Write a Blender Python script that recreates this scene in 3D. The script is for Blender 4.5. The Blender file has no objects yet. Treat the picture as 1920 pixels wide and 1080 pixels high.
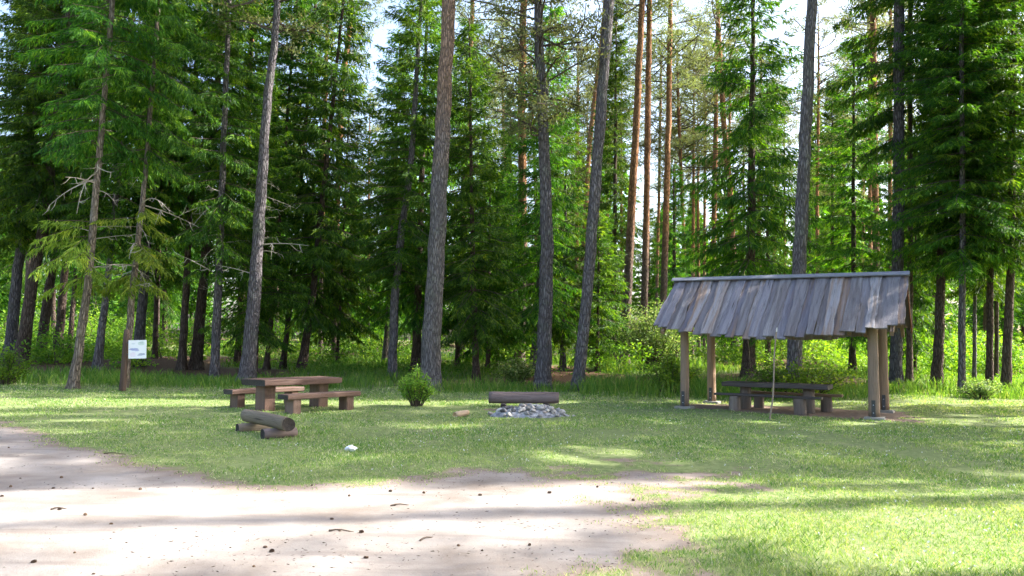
import bpy, math, random
import numpy as np
from mathutils import Vector, Matrix

sc = bpy.context.scene
COL = sc.collection
# ------------------------------------------------------------------ camera
FPX = 1500.0                       # focal length in photograph pixels (1920 wide)
PITCH = math.atan(100 / 1500); ROLL = math.radians(0.7)
EYE = np.array([0, 0, 1.7])
_R0 = np.array([1.0, 0, 0]); _U0 = np.array([0, -math.sin(PITCH), math.cos(PITCH)])
FW = np.array([0, math.cos(PITCH), math.sin(PITCH)])
RT = math.cos(ROLL) * _R0 + math.sin(ROLL) * _U0
UP = -math.sin(ROLL) * _R0 + math.cos(ROLL) * _U0
cam_d = bpy.data.cameras.new('camera'); cam_d.sensor_width = 36; cam_d.lens = FPX / 1920 * 36
cam_d.clip_end = 2000; cam_d.clip_start = 0.1
cam = bpy.data.objects.new('camera', cam_d); COL.objects.link(cam)
M = Matrix(((RT[0], UP[0], -FW[0], 0), (RT[1], UP[1], -FW[1], 0), (RT[2], UP[2], -FW[2], 1.7), (0, 0, 0, 1)))
cam.matrix_world = M
sc.camera = cam
# ------------------------------------------------------------------ light
SUN_AZ, SUN_EL = math.radians(11), math.radians(38)
world = bpy.data.worlds.new('World'); sc.world = world; world.use_nodes = True
wn = world.node_tree
sky = wn.nodes.new('ShaderNodeTexSky'); sky.sky_type = 'NISHITA'; sky.sun_disc = False
sky.sun_elevation = SUN_EL; sky.sun_rotation = math.pi / 2 - SUN_AZ
sky.air_density = 1.0; sky.dust_density = 4.0; sky.ozone_density = 1.0
wn.links.new(sky.outputs[0], wn.nodes['Background'].inputs[0]); wn.nodes['Background'].inputs[1].default_value = 0.15
S = Vector((math.cos(SUN_EL) * math.cos(SUN_AZ), math.cos(SUN_EL) * math.sin(SUN_AZ), math.sin(SUN_EL)))
sl = bpy.data.lights.new('sun', 'SUN'); sl.energy = 5.0; sl.angle = math.radians(0.53); sl.color = (1, 0.96, 0.88)
so = bpy.data.objects.new('sun', sl); COL.objects.link(so); so.location = (40, 10, 40)
so.rotation_euler = S.to_track_quat('Z', 'Y').to_euler()
vs = sc.view_settings; vs.view_transform = 'Standard'; vs.look = 'None'; vs.gamma = 1; vs.use_curve_mapping = False
vs.exposure = 2.0
sc.cycles.max_bounces = 6; sc.cycles.diffuse_bounces = 2; sc.cycles.transmission_bounces = 4; sc.cycles.glossy_bounces = 2
sc.cycles.use_denoising = True; sc.cycles.sample_clamp_indirect = 6
sc.cycles.use_adaptive_sampling = True; sc.cycles.adaptive_threshold = 0.03

# ------------------------------------------------------------------ helpers
rng = np.random.default_rng(7)
_tab = np.random.default_rng(3).random((256, 256))
def vnoise(x, y, s=1.0, o=0):
    x = np.asarray(x, float) / s + 37.3 + o * 17.7; y = np.asarray(y, float) / s + 91.1 + o * 5.3
    xi = np.floor(x).astype(int); yi = np.floor(y).astype(int); fx = x - xi; fy = y - yi
    fx = fx * fx * (3 - 2 * fx); fy = fy * fy * (3 - 2 * fy)
    a = _tab[xi % 256, yi % 256]; b = _tab[(xi + 1) % 256, yi % 256]; c = _tab[xi % 256, (yi + 1) % 256]; d = _tab[(xi + 1) % 256, (yi + 1) % 256]
    return (a * (1 - fx) + b * fx) * (1 - fy) + (c * (1 - fx) + d * fx) * fy
def sstep(a, b, x):
    t = np.clip((np.asarray(x, float) - a) / (b - a), 0, 1); return t * t * (3 - 2 * t)
def height(x, y):
    x = np.asarray(x, float); y = np.asarray(y, float)
    h = 0.55 * sstep(24, 40, y) + 0.7 * sstep(38, 100, y) + 0.25 * sstep(-8, -22, x) * sstep(20, 30, y)
    amp = sstep(22, 34, y)
    h = h + (vnoise(x, y, 3.0) - .5) * (0.05 + .16 * amp) + (vnoise(x, y, 9, 2) - .5) * .22 * amp
    h = h + (vnoise(x, y, 0.7, 4) - .5) * .02
    return h
def ray(px, py):
    v = FW + RT * (px - 960) / FPX + UP * (540 - py) / FPX
    return v / v[1]
def at(px, py, d): return EYE + ray(px, py) * d             # point of that pixel at depth d
def gnd(px, py):                                            # the ground point under a pixel (flat part)
    v = ray(px, py); t = 1.7 / -v[2]
    for _ in range(6):
        p = EYE + v * t; t = (1.7 - float(height(p[0], p[1]))) / -v[2]
    return EYE + v * t

def mesh(name, verts, faces, mats=(), smooth=False, midx=None):
    me = bpy.data.meshes.new(name)
    verts = np.asarray(verts, np.float32)
    if isinstance(faces, np.ndarray):
        n, k = faces.shape
        me.vertices.add(len(verts)); me.vertices.foreach_set('co', verts.ravel())
        me.loops.add(n * k); me.loops.foreach_set('vertex_index', faces.astype(np.int32).ravel())
        me.polygons.add(n); me.polygons.foreach_set('loop_start', np.arange(0, n * k, k, dtype=np.int32))
        me.polygons.foreach_set('loop_total', np.full(n, k, np.int32))
        me.update(calc_edges=True)
    else:
        me.from_pydata(verts.tolist(), [], faces); me.update()
    for m in mats: me.materials.append(m)
    if midx is not None: me.polygons.foreach_set('material_index', np.asarray(midx, np.int32))
    me.polygons.foreach_set('use_smooth', np.full(len(me.polygons), smooth))
    return me
def obj(name, me, parent=None, loc=None, rot=None, scale=None, label=None, cat=None, group=None, kind=None):
    o = bpy.data.objects.new(name, me); COL.objects.link(o)
    if parent is not None: o.parent = parent
    if loc is not None: o.location = [float(c) for c in loc]
    if rot is not None: o.rotation_euler = rot
    if scale is not None: o.scale = scale if hasattr(scale, '__len__') else (scale,) * 3
    for k, v in (('label', label), ('category', cat), ('group', group), ('kind', kind)):
        if v: o[k] = v
    return o

# ------------------------------------------------------------------ materials
def new_mat(name):
    m = bpy.data.materials.new(name); m.use_nodes = True; nt = m.node_tree; nt.nodes.clear()
    out = nt.nodes.new('ShaderNodeOutputMaterial')
    return m, nt, out
def N(nt, t, **kw):
    n = nt.nodes.new(t)
    for k, v in kw.items():
        if k == 'i':
            for kk, vv in v.items():
                if isinstance(vv, bpy.types.NodeSocket): nt.links.new(vv, n.inputs[kk])
                else: n.inputs[kk].default_value = vv
        else: setattr(n, k, v)
    return n
def ramp(nt, fac, stops, interp='LINEAR'):
    r = N(nt, 'ShaderNodeValToRGB'); r.color_ramp.interpolation = interp
    el = r.color_ramp.elements
    while len(el) < len(stops): el.new(0.5)
    for e, (p, c) in zip(el, stops): e.position = p; e.color = (*c, 1)
    nt.links.new(fac, r.inputs[0]); return r.outputs[0]
def mixc(nt, fac, a, b, mode='MIX'):
    n = N(nt, 'ShaderNodeMix', data_type='RGBA', blend_type=mode)
    for sock, v in ((n.inputs[0], fac), (n.inputs[6], a), (n.inputs[7], b)):
        if isinstance(v, bpy.types.NodeSocket): nt.links.new(v, sock)
        elif hasattr(v, '__len__'): sock.default_value = (*v, 1)
        else: sock.default_value = v
    return n.outputs[2]
def math_(nt, op, a, b=None, c=None, clamp=False):
    n = N(nt, 'ShaderNodeMath', operation=op, use_clamp=clamp)
    for k, v in enumerate((a, b, c)):
        if v is None: continue
        if isinstance(v, bpy.types.NodeSocket): nt.links.new(v, n.inputs[k])
        else: n.inputs[k].default_value = v
    return n.outputs[0]
def noise(nt, scale, vec=None, detail=4, rough=.6, dist=0):
    n = N(nt, 'ShaderNodeTexNoise', i={'Scale': scale, 'Detail': detail, 'Roughness': rough, 'Distortion': dist})
    if vec is not None: nt.links.new(vec, n.inputs['Vector'])
    return n.outputs['Fac']
def mapped(nt, scale=(1, 1, 1), coord='Object'):
    tc = N(nt, 'ShaderNodeTexCoord'); mp = N(nt, 'ShaderNodeMapping', i={'Scale': scale})
    nt.links.new(tc.outputs[coord], mp.inputs['Vector']); return mp.outputs[0]
def bsdf(nt, out, col, rough=.8, spec=.3, bump=None, strength=.4, dist=.02):
    b = N(nt, 'ShaderNodeBsdfPrincipled', i={'Base Color': col if isinstance(col, bpy.types.NodeSocket) else (*col, 1), 'Roughness': rough, 'Specular IOR Level': spec})
    if bump is not None:
        bp = N(nt, 'ShaderNodeBump', i={'Height': bump, 'Strength': strength, 'Distance': dist}); nt.links.new(bp.outputs[0], b.inputs['Normal'])
    nt.links.new(b.outputs[0], out.inputs[0]); return b

def leaf_mat(name, stops, trans=.4, tcol=(1.3, 1.25, .5), spec=.25, tree_var=.25, rough=.5, dry=None, clump=None):
    m, nt, out = new_mat(name)
    g = N(nt, 'ShaderNodeNewGeometry'); oi = N(nt, 'ShaderNodeObjectInfo')
    rnd = g.outputs['Random Per Island']
    if clump:
        cl = N(nt, 'ShaderNodeMapRange', i={0: noise(nt, clump, mapped(nt), 3, .6), 1: .3, 2: .7}).outputs[0]
        rnd = math_(nt, 'ADD', math_(nt, 'MULTIPLY', rnd, .45), math_(nt, 'MULTIPLY', cl, .55))
    c = ramp(nt, rnd, stops)
    if dry:                                            # patches of straw-coloured and of lush growth
        v_ = mapped(nt); a_ = noise(nt, .55, v_, 5, .65); b_ = noise(nt, 2.6, v_, 4, .6)
        w_ = math_(nt, 'MULTIPLY', math_(nt, 'SUBTRACT', math_(nt, 'ADD', math_(nt, 'MULTIPLY', a_, .6), math_(nt, 'MULTIPLY', b_, .4)), .47, clamp=True), 6.5, clamp=True)
        c = mixc(nt, math_(nt, 'MULTIPLY', w_, .7), c, dry)
        c = mixc(nt, math_(nt, 'MULTIPLY', math_(nt, 'SUBTRACT', .45, b_, clamp=True), 4, clamp=True), c, (.085, .18, .05))
    v = math_(nt, 'MULTIPLY_ADD', oi.outputs['Random'], 2 * tree_var, 1 - tree_var)
    hs = N(nt, 'ShaderNodeHueSaturation', i={'Value': v, 'Color': c})
    hv = math_(nt, 'MULTIPLY_ADD', oi.outputs['Random'], .03, .485); nt.links.new(hv, hs.inputs['Hue'])
    c = hs.outputs[0]
    b = N(nt, 'ShaderNodeBsdfPrincipled', i={'Base Color': c, 'Roughness': rough, 'Specular IOR Level': spec})
    t = N(nt, 'ShaderNodeBsdfTranslucent'); nt.links.new(mixc(nt, 1.0, c, tcol, 'MULTIPLY'), t.inputs[0])
    mx = N(nt, 'ShaderNodeMixShader', i={0: trans}); nt.links.new(b.outputs[0], mx.inputs[1]); nt.links.new(t.outputs[0], mx.inputs[2])
    nt.links.new(mx.outputs[0], out.inputs[0]); return m

MAT = {}
MAT['spruce'] = leaf_mat('spruce_needles', [(.1, (.016, .055, .012)), (.42, (.042, .12, .016)), (.66, (.10, .225, .022)), (.92, (.28, .41, .04))], .5, (1.45, 1.4, .3), clump=1.1)
MAT['paleneedle'] = leaf_mat('sunlit_spruce_needles', [(.1, (.07, .13, .02)), (.5, (.16, .25, .035)), (.9, (.36, .42, .07))], .55, (1.4, 1.3, .35), clump=1.4)  # sunlight on the low sprays, put into a paler, yellower needle colour
MAT['pine'] = leaf_mat('pine_needles', [(0, (.09, .13, .06)), (.6, (.16, .20, .08)), (1, (.28, .30, .13))], .45, (1.3, 1.2, .65), clump=.8)
MAT['leaf'] = leaf_mat('shrub_leaves', [(.1, (.045, .13, .016)), (.5, (.125, .26, .03)), (.9, (.31, .45, .055))], .52, (1.4, 1.3, .35), clump=.45)
MAT['freshleaf'] = leaf_mat('fresh_leaves', [(0, (.10, .24, .035)), (.6, (.18, .36, .05)), (1, (.32, .46, .08))], .5, (1.3, 1.25, .4))
MAT['paleleaf'] = leaf_mat('pale_shrub_leaves', [(0, (.10, .2, .05)), (.6, (.2, .32, .09)), (1, (.36, .42, .2))], .5, (1.2, 1.2, .6))
MAT['grass'] = leaf_mat('mown_grass', [(0, (.075, .19, .045)), (.45, (.165, .31, .055)), (.68, (.29, .41, .10)), (.82, (.44, .47, .29)), (1, (.62, .61, .50))], .4, (1.3, 1.25, .35), tree_var=0, dry=(.38, .43, .20))
MAT['tallgrass'] = leaf_mat('tall_grass', [(0, (.08, .18, .03)), (.6, (.15, .28, .05)), (.92, (.24, .34, .07)), (1, (.38, .38, .16))], .5, (1.3, 1.25, .4), tree_var=0)

def bark_mat(name, grey, dark, orange=None, z0=7, z1=10, lich=(.20, .21, .17)):
    m, nt, out = new_mat(name)
    v = mapped(nt, (1, 1, .2)); v2 = mapped(nt, (1, 1, 1))
    oi = N(nt, 'ShaderNodeObjectInfo')
    vo = N(nt, 'ShaderNodeTexVoronoi', feature='DISTANCE_TO_EDGE', i={'Scale': 16.0}); 
    dv = N(nt, 'ShaderNodeVectorMath', operation='MULTIPLY_ADD', i={1: (.1, .1, .1)})
    nn = N(nt, 'ShaderNodeTexNoise', i={'Scale': 9.0, 'Detail': 3.0}); nt.links.new(v, nn.inputs['Vector'])
    nt.links.new(nn.outputs['Color'], dv.inputs[0]); nt.links.new(v, dv.inputs[2]); nt.links.new(dv.outputs[0], vo.inputs['Vector'])
    crack = N(nt, 'ShaderNodeMapRange', i={0: vo.outputs['Distance'], 1: -.02, 2: .22}).outputs[0]
    fine = noise(nt, 30, v, 6, .75)
    col = ramp(nt, fine, [(.25, dark), (.75, grey)])
    big = noise(nt, 1.6, v2, 4, .65)
    col = mixc(nt, math_(nt, 'MULTIPLY', math_(nt, 'SUBTRACT', big, .52, clamp=True), 4, clamp=True), col, lich)
    if orange:
        sep = N(nt, 'ShaderNodeSeparateXYZ'); nt.links.new(v2, sep.inputs[0])
        zz = math_(nt, 'ADD', sep.outputs[2], math_(nt, 'MULTIPLY_ADD', big, 5.0, -2.5))
        f = N(nt, 'ShaderNodeMapRange', i={0: zz, 1: z0, 2: z1}).outputs[0]
        oc = ramp(nt, noise(nt, 14, v, 4, .7), [(.3, tuple(c * .6 for c in orange)), (.7, orange)])
        col = mixc(nt, f, col, oc)
    col = mixc(nt, crack, mixc(nt, .75, col, tuple(c * .4 for c in dark)), col)
    val = math_(nt, 'MULTIPLY_ADD', oi.outputs['Random'], .4, .8)
    hs = N(nt, 'ShaderNodeHueSaturation', i={'Value': val, 'Color': col})
    h = math_(nt, 'ADD', crack, math_(nt, 'MULTIPLY', fine, .6))
    bsdf(nt, out, hs.outputs[0], .9, .15, h, 1.0, .05); return m
MAT['bark_grey'] = bark_mat('grey_pine_bark', (.27, .245, .255), (.085, .07, .075))
MAT['bark_pine'] = bark_mat('pine_bark', (.33, .30, .30), (.13, .11, .11), (.47, .31, .235), 7, 10.5)  # upper bark turns orange, its tone paled further for sunlight falling there
MAT['bark_orange'] = bark_mat('orange_pine_bark', (.25, .19, .16), (.10, .07, .06), (.50, .25, .12), 5, 8.5)
MAT['bark_spruce'] = bark_mat('spruce_bark', (.17, .125, .10), (.07, .048, .04), lich=(.19, .17, .14))
MAT['bark_pale'] = bark_mat('pale_spruce_bark', (.32, .27, .22), (.14, .11, .09), lich=(.36, .34, .27))
m, nt, out = new_mat('twig_wood'); bsdf(nt, out, ramp(nt, noise(nt, 6), [(.3, (.06, .045, .036)), (.7, (.11, .085, .07))]), .9, .1); MAT['twig'] = m
m, nt, out = new_mat('dead_branch'); bsdf(nt, out, ramp(nt, noise(nt, 6), [(.3, (.24, .22, .18)), (.7, (.40, .37, .31))]), .9, .1); MAT['dead'] = m

def wood_mat(name, stops, axis=(.6, 9, 9), var=.5, dark=(.05, .04, .035), rough=.8, knots=True, end=None, spec=.25):
    m, nt, out = new_mat(name); v = mapped(nt, axis); oi = N(nt, 'ShaderNodeObjectInfo')
    off = N(nt, 'ShaderNodeVectorMath', operation='ADD'); nt.links.new(v, off.inputs[0])
    cx = N(nt, 'ShaderNodeCombineXYZ'); nt.links.new(math_(nt, 'MULTIPLY', oi.outputs['Random'], 57.0), cx.inputs[0]); nt.links.new(math_(nt, 'MULTIPLY', oi.outputs['Random'], 13.0), cx.inputs[1])
    nt.links.new(cx.outputs[0], off.inputs[1]); v = off.outputs[0]
    g = noise(nt, 3.2, v, 6, .65, .8); g2 = noise(nt, .9, v, 3, .5)
    f = math_(nt, 'ADD', math_(nt, 'MULTIPLY', oi.outputs['Random'], var), math_(nt, 'MULTIPLY', g2, 1 - var))
    col = ramp(nt, f, stops)
    col = mixc(nt, math_(nt, 'MULTIPLY', math_(nt, 'SUBTRACT', .5, g, clamp=True), 3.0, clamp=True), col, dark)
    if knots:
        vo = N(nt, 'ShaderNodeTexVoronoi', i={'Scale': .9}); nt.links.new(v, vo.inputs['Vector'])
        k = N(nt, 'ShaderNodeMapRange', i={0: vo.outputs['Distance'], 1: .05, 2: .13}).outputs[0]
        col = mixc(nt, k, dark, col)
    if end:                                            # sawn end grain
        ge = N(nt, 'ShaderNodeNewGeometry'); tc = N(nt, 'ShaderNodeTexCoord'); sx = N(nt, 'ShaderNodeSeparateXYZ'); nt.links.new(tc.outputs['Normal'], sx.inputs[0])
        fe = N(nt, 'ShaderNodeMapRange', i={0: math_(nt, 'ABSOLUTE', sx.outputs[0]), 1: .8, 2: .95}).outputs[0]
        wv = N(nt, 'ShaderNodeTexNoise', i={'Scale': 22.0, 'Detail': 4.0}); nt.links.new(tc.outputs['Object'], wv.inputs['Vector'])
        col = mixc(nt, fe, col, ramp(nt, wv.outputs['Fac'], [(.3, tuple(c * .5 for c in end)), (.7, end)]))
    bsdf(nt, out, col, rough, spec, math_(nt, 'ADD', g, math_(nt, 'MULTIPLY', noise(nt, 9, v, 4, .7), .5)), .9, .02); return m
MAT['roof'] = wood_mat('weathered_roof_boards', [(.1, (.12, .11, .122)), (.25, (.20, .183, .195)), (.34, (.14, .122, .125)), (.44, (.30, .28, .29)), (.53, (.25, .165, .115)), (.62, (.145, .135, .16)), (.74, (.24, .225, .25)), (.86, (.185, .145, .125)), (.95, (.17, .16, .185))], (.5, 7, 7), .58, (.045, .038, .038))
MAT['signpost'] = wood_mat('dark_sign_post', [(.2, (.075, .05, .038)), (.8, (.12, .08, .06))], (7, 7, .5), .3, (.03, .022, .018))
MAT['ridge'] = wood_mat('grey_ridge_board', [(.2, (.15, .155, .185)), (.8, (.22, .225, .26))], (.5, 7, 7), .3, (.10, .10, .11))
MAT['post'] = wood_mat('peeled_post', [(.2, (.31, .195, .12)), (.5, (.25, .18, .135)), (.8, (.36, .22, .125))], (7, 7, .45), .4, (.08, .055, .04))
MAT['stained'] = wood_mat('stained_timber', [(.2, (.085, .045, .032)), (.5, (.14, .08, .06)), (.8, (.23, .15, .12))], (.5, 8, 8), .3, (.055, .034, .028), end=(.035, .026, .024), rough=.6, spec=.4)
MAT['darkwood'] = wood_mat('dark_old_timber', [(.2, (.055, .045, .042)), (.5, (.085, .07, .064)), (.8, (.13, .108, .10))], (.5, 8, 8), .3, (.03, .025, .022), end=(.14, .12, .11))
MAT['stump'] = wood_mat('stump_wood', [(.2, (.12, .09, .075)), (.5, (.18, .14, .115)), (.8, (.23, .19, .16))], (8, 8, .5), .4, (.06, .045, .036))
MAT['log'] = wood_mat('weathered_log', [(.2, (.15, .115, .08)), (.5, (.22, .175, .125)), (.8, (.18, .145, .115))], (.5, 6, 6), .3, (.06, .045, .033), end=(.055, .045, .04))
MAT['log2'] = wood_mat('brown_grey_log', [(.2, (.12, .082, .07)), (.5, (.20, .155, .145)), (.8, (.16, .12, .11))], (.5, 6, 6), .3, (.045, .03, .028), end=(.06, .05, .045))
MAT['redwood'] = wood_mat('red_brown_board', [(.2, (.16, .06, .04)), (.8, (.24, .10, .07))], (.5, 7, 7), .3, (.06, .03, .025))
MAT['rafter'] = wood_mat('rafter_wood', [(.2, (.20, .13, .09)), (.8, (.28, .19, .13))], (.5, 7, 7), .3, (.06, .04, .03))
MAT['freshlog'] = wood_mat('pale_split_log', [(.2, (.42, .29, .19)), (.8, (.50, .38, .27))], (.5, 7, 7), .3, (.2, .12, .07), end=(.55, .36, .18))
m, nt, out = new_mat('iron_bracket'); bsdf(nt, out, ramp(nt, noise(nt, 25), [(.3, (.03, .03, .032)), (.7, (.06, .055, .055))]), .55, .5); MAT['iron'] = m
m, nt, out = new_mat('bolt_steel'); bsdf(nt, out, (.35, .35, .36), .4, .5); MAT['bolt'] = m
m, nt, out = new_mat('footing_concrete'); bsdf(nt, out, ramp(nt, noise(nt, 18, None, 6), [(.3, (.20, .18, .155)), (.7, (.33, .31, .27))]), .9, .2, noise(nt, 40), .3); MAT['concrete'] = m
m, nt, out = new_mat('fire_stone'); oi = N(nt, 'ShaderNodeObjectInfo')
c = ramp(nt, oi.outputs['Random'], [(0, (.07, .07, .075)), (.2, (.21, .195, .18)), (.5, (.44, .41, .375)), (.85, (.62, .585, .54)), (1, (.42, .29, .24))])
bsdf(nt, out, mixc(nt, math_(nt, 'MULTIPLY', noise(nt, 14, mapped(nt)), .7), c, (.12, .115, .115)), .9, .2, noise(nt, 30), .4); MAT['stone'] = m
m, nt, out = new_mat('ash'); bsdf(nt, out, ramp(nt, noise(nt, 12, mapped(nt), 6), [(.3, (.06, .06, .065)), (.55, (.28, .28, .29)), (.8, (.46, .45, .45))]), .95, .1, noise(nt, 30), .5); MAT['ash'] = m
m, nt, out = new_mat('pine_cone_scales'); bsdf(nt, out, ramp(nt, noise(nt, 90), [(.3, (.075, .05, .035)), (.7, (.17, .11, .07))]), .8, .2); MAT['cone'] = m
m, nt, out = new_mat('white_paper'); bsdf(nt, out, (.8, .8, .82), .7, .2); MAT['paper'] = m
m, nt, out = new_mat('white_petals'); bsdf(nt, out, (.7, .72, .68), .7, .2); MAT['petal'] = m
m, nt, out = new_mat('stick_bark'); bsdf(nt, out, ramp(nt, noise(nt, 14, mapped(nt, (1, 1, .5))), [(.3, (.20, .145, .105)), (.7, (.33, .26, .205))]), .8, .2); MAT['stick'] = m
m, nt, out = new_mat('stripped_wood'); bsdf(nt, out, (.72, .68, .6), .7, .2); MAT['tip'] = m

# sign face: white board with pale blue-grey map shapes printed on it
m, nt, out = new_mat('sign_print')
tc = N(nt, 'ShaderNodeTexCoord'); sx = N(nt, 'ShaderNodeSeparateXYZ'); nt.links.new(tc.outputs['Object'], sx.inputs[0])
col = (.82, .82, .86)
wob = noise(nt, 22, tc.outputs['Object'], 3)
for cx, cz, rx, rz, cc in ((-.10, .0, .16, .045, (.36, .38, .62)), (-.02, -.03, .09, .03, (.45, .46, .68)), (.12, .18, .12, .075, (.62, .68, .66)), (.12, .20, .07, .03, (.5, .57, .56)), (.14, -.15, .12, .035, (.40, .42, .55)), (.08, -.18, .09, .02, (.5, .52, .62)), (-.13, -.16, .10, .09, (.80, .72, .80)), (-.12, .17, .07, .02, (.66, .68, .74))):
    dx = math_(nt, 'DIVIDE', math_(nt, 'SUBTRACT', sx.outputs[0], cx), rx); dz = math_(nt, 'DIVIDE', math_(nt, 'SUBTRACT', sx.outputs[2], cz), rz)
    dd = math_(nt, 'ADD', math_(nt, 'MULTIPLY', dx, dx), math_(nt, 'MULTIPLY', dz, dz))
    dd = math_(nt, 'ADD', dd, math_(nt, 'MULTIPLY_ADD', wob, 1.6, -.8))
    f = N(nt, 'ShaderNodeMapRange', i={0: dd, 1: 1.0, 2: .5}).outputs[0]
    col = mixc(nt, f, col, cc)
bsdf(nt, out, col, .5, .4); MAT['sign'] = m

# ground: soil, thin turf and needle litter mixed by a real map of worn places
def ground_mat(name, road):
    m, nt, out = new_mat(name)
    v = mapped(nt)
    at_ = N(nt, 'ShaderNodeAttribute', attribute_name='dirt'); lit = N(nt, 'ShaderNodeAttribute', attribute_name='litter')
    n1 = noise(nt, 9, v, 6, .7); n2 = noise(nt, .9, v, 5, .6); n3 = noise(nt, 55, v, 5, .75)
    sand = ramp(nt, n2, [(.32, (.18, .15, .128)), (.5, (.265, .235, .21)), (.7, (.34, .31, .285))])
    sand = mixc(nt, math_(nt, 'MULTIPLY', math_(nt, 'SUBTRACT', n3, .5, clamp=True), 2.6, clamp=True), sand, (.17, .135, .11))
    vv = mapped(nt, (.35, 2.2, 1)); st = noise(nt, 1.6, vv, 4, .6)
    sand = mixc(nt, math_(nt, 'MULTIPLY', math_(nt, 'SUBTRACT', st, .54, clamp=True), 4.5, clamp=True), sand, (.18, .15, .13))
    turf = ramp(nt, n1, [(.25, (.09, .13, .04)), (.5, (.16, .20, .075)), (.75, (.27, .28, .14))])
    turf = mixc(nt, math_(nt, 'MULTIPLY', math_(nt, 'SUBTRACT', n2, .56, clamp=True), 3, clamp=True), turf, (.25, .23, .13))
    needles = ramp(nt, n3, [(.3, (.07, .042, .028)), (.7, (.19, .115, .07))])
    base = mixc(nt, lit.outputs['Fac'], turf, needles)
    if road: col = sand
    else:
        f = math_(nt, 'ADD', at_.outputs['Fac'], math_(nt, 'MULTIPLY_ADD', n1, .5, -.25))
        f = N(nt, 'ShaderNodeMapRange', i={0: f, 1: .35, 2: .6}).outputs[0]
        rm = N(nt, 'ShaderNodeAttribute', attribute_name='road')
        soil = ramp(nt, n1, [(.3, (.15, .105, .08)), (.7, (.25, .19, .15))])
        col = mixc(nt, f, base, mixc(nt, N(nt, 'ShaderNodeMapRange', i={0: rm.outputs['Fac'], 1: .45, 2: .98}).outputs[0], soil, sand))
    bsdf(nt, out, col, .95, .1, math_(nt, 'ADD', n3, n1), .5, .02); return m
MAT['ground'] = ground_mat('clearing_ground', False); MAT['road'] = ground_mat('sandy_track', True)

# ------------------------------------------------------------------ ground
road_px = [(-900, 745), (-300, 760), (0, 792), (110, 822), (220, 855), (330, 878), (430, 897), (520, 908), (620, 905), (720, 900), (800, 888), (900, 884), (1000, 890), (1100, 884), (1230, 872), (1390, 884), (1400, 892), (1330, 905), (1290, 938), (1235, 972), (1225, 1000), (1270, 1030), (1280, 1085), (1260, 1250), (1100, 1500)]
poly = [gnd(*q)[:2] for q in road_px]
poly = np.array(poly + [np.array([0.3, -8.0]), np.array([-40.0, -8.0])])
def sdist(x, y, P):                                         # signed distance, positive inside
    x = np.asarray(x, float); y = np.asarray(y, float); best = np.full(x.shape, 1e9); ins = np.zeros(x.shape, bool)
    for a, b in zip(P, np.roll(P, -1, 0)):
        d = b - a; t = np.clip(((x - a[0]) * d[0] + (y - a[1]) * d[1]) / (d @ d), 0, 1)
        best = np.minimum(best, np.hypot(x - a[0] - t * d[0], y - a[1] - t * d[1]))
        c = (a[1] > y) != (b[1] > y)
        with np.errstate(divide='ignore', invalid='ignore'):
            ins ^= c & (x < (b[0] - a[0]) * (y - a[1]) / (b[1] - a[1]) + a[0])
    return np.where(ins, best, -best)
SH_C = np.array([7.116, 20.955]); SH_YAW = .52
SH_U = np.array([math.cos(SH_YAW), -math.sin(SH_YAW)]); SH_V = np.array([math.sin(SH_YAW), math.cos(SH_YAW)])
def dirt_road(x, y):
    n = (vnoise(x, y, .8) - .5) * .7 + (vnoise(x, y, .22, 3) - .5) * .7
    sd = sdist(x, y, poly)
    soft = .75 + .6 * sstep(-2, 1.5, x)
    return sstep(-1, 1, (sd + n * (.6 + 1.3 * sstep(-2, 1.5, x))) / soft)
def dirt_other(x, y):
    x = np.asarray(x, float); y = np.asarray(y, float); n = (vnoise(x, y, .7, 5) - .5)
    a = (x - SH_C[0]) * SH_U[0] + (y - SH_C[1]) * SH_U[1]; b = (x - SH_C[0]) * SH_V[0] + (y - SH_C[1]) * SH_V[1]
    d = 1 - np.maximum(np.abs(a - .45) / 2.75, np.abs(b - .15) / 1.5)
    o = sstep(-.12, .15, d + n * .35)
    o = np.maximum(o, .75 * sstep(1, .5, np.hypot((x - .45) / 1.2, (y - 20.0) / .7) + n))
    return o
def litter(x, y):
    return sstep(.50, .62, vnoise(x, y, 4.5, 6)) * sstep(27, 31, y)
def axis(dense0, dense1, step, lo, hi):
    a = list(np.arange(dense0, dense1 + 1e-6, step)); s = step
    while a[-1] < hi: s *= 1.18; a.append(a[-1] + s)
    s = step; f = []
    p = dense0
    while p > lo: s *= 1.18; p -= s; f.append(p)
    return np.array(f[::-1] + a)
gx = axis(-17, 17, .13, -600, 600); gy = axis(3.5, 30, .13, -80, 900)
X, Y = np.meshgrid(gx, gy); X = X.ravel(); Y = Y.ravel(); Z = height(X, Y)
nx, ny = len(gx), len(gy); ii, jj = np.meshgrid(np.arange(nx - 1), np.arange(ny - 1)); a0 = (jj * nx + ii).ravel()
quads = np.stack([a0, a0 + 1, a0 + 1 + nx, a0 + nx], 1)
DR = dirt_road(X, Y); DT = np.maximum(DR, dirt_other(X, Y)); LT = litter(X, Y)
me = mesh('ground', np.stack([X, Y, Z], 1), quads, [MAT['ground']], True)
for nm, arr in (('dirt', DT), ('litter', LT), ('road', DR)):
    t = me.attributes.new(nm, 'FLOAT', 'POINT'); t.data.foreach_set('value', arr.astype(np.float32))
obj('ground', me, kind='structure', label='grassy clearing floor running back under the trees')
keep = (DR[quads] > .985).all(1); used = np.unique(quads[keep]); remap = np.zeros(len(X), int); remap[used] = np.arange(len(used))
rim = np.zeros(len(X), bool); rim[np.unique(quads[~keep])] = True      # the sheet's rim dips under the turf
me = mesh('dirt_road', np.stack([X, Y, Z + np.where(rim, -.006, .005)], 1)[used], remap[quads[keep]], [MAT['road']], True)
obj('dirt_road', me, kind='structure', label='pale sandy track curving across the foreground')

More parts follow.
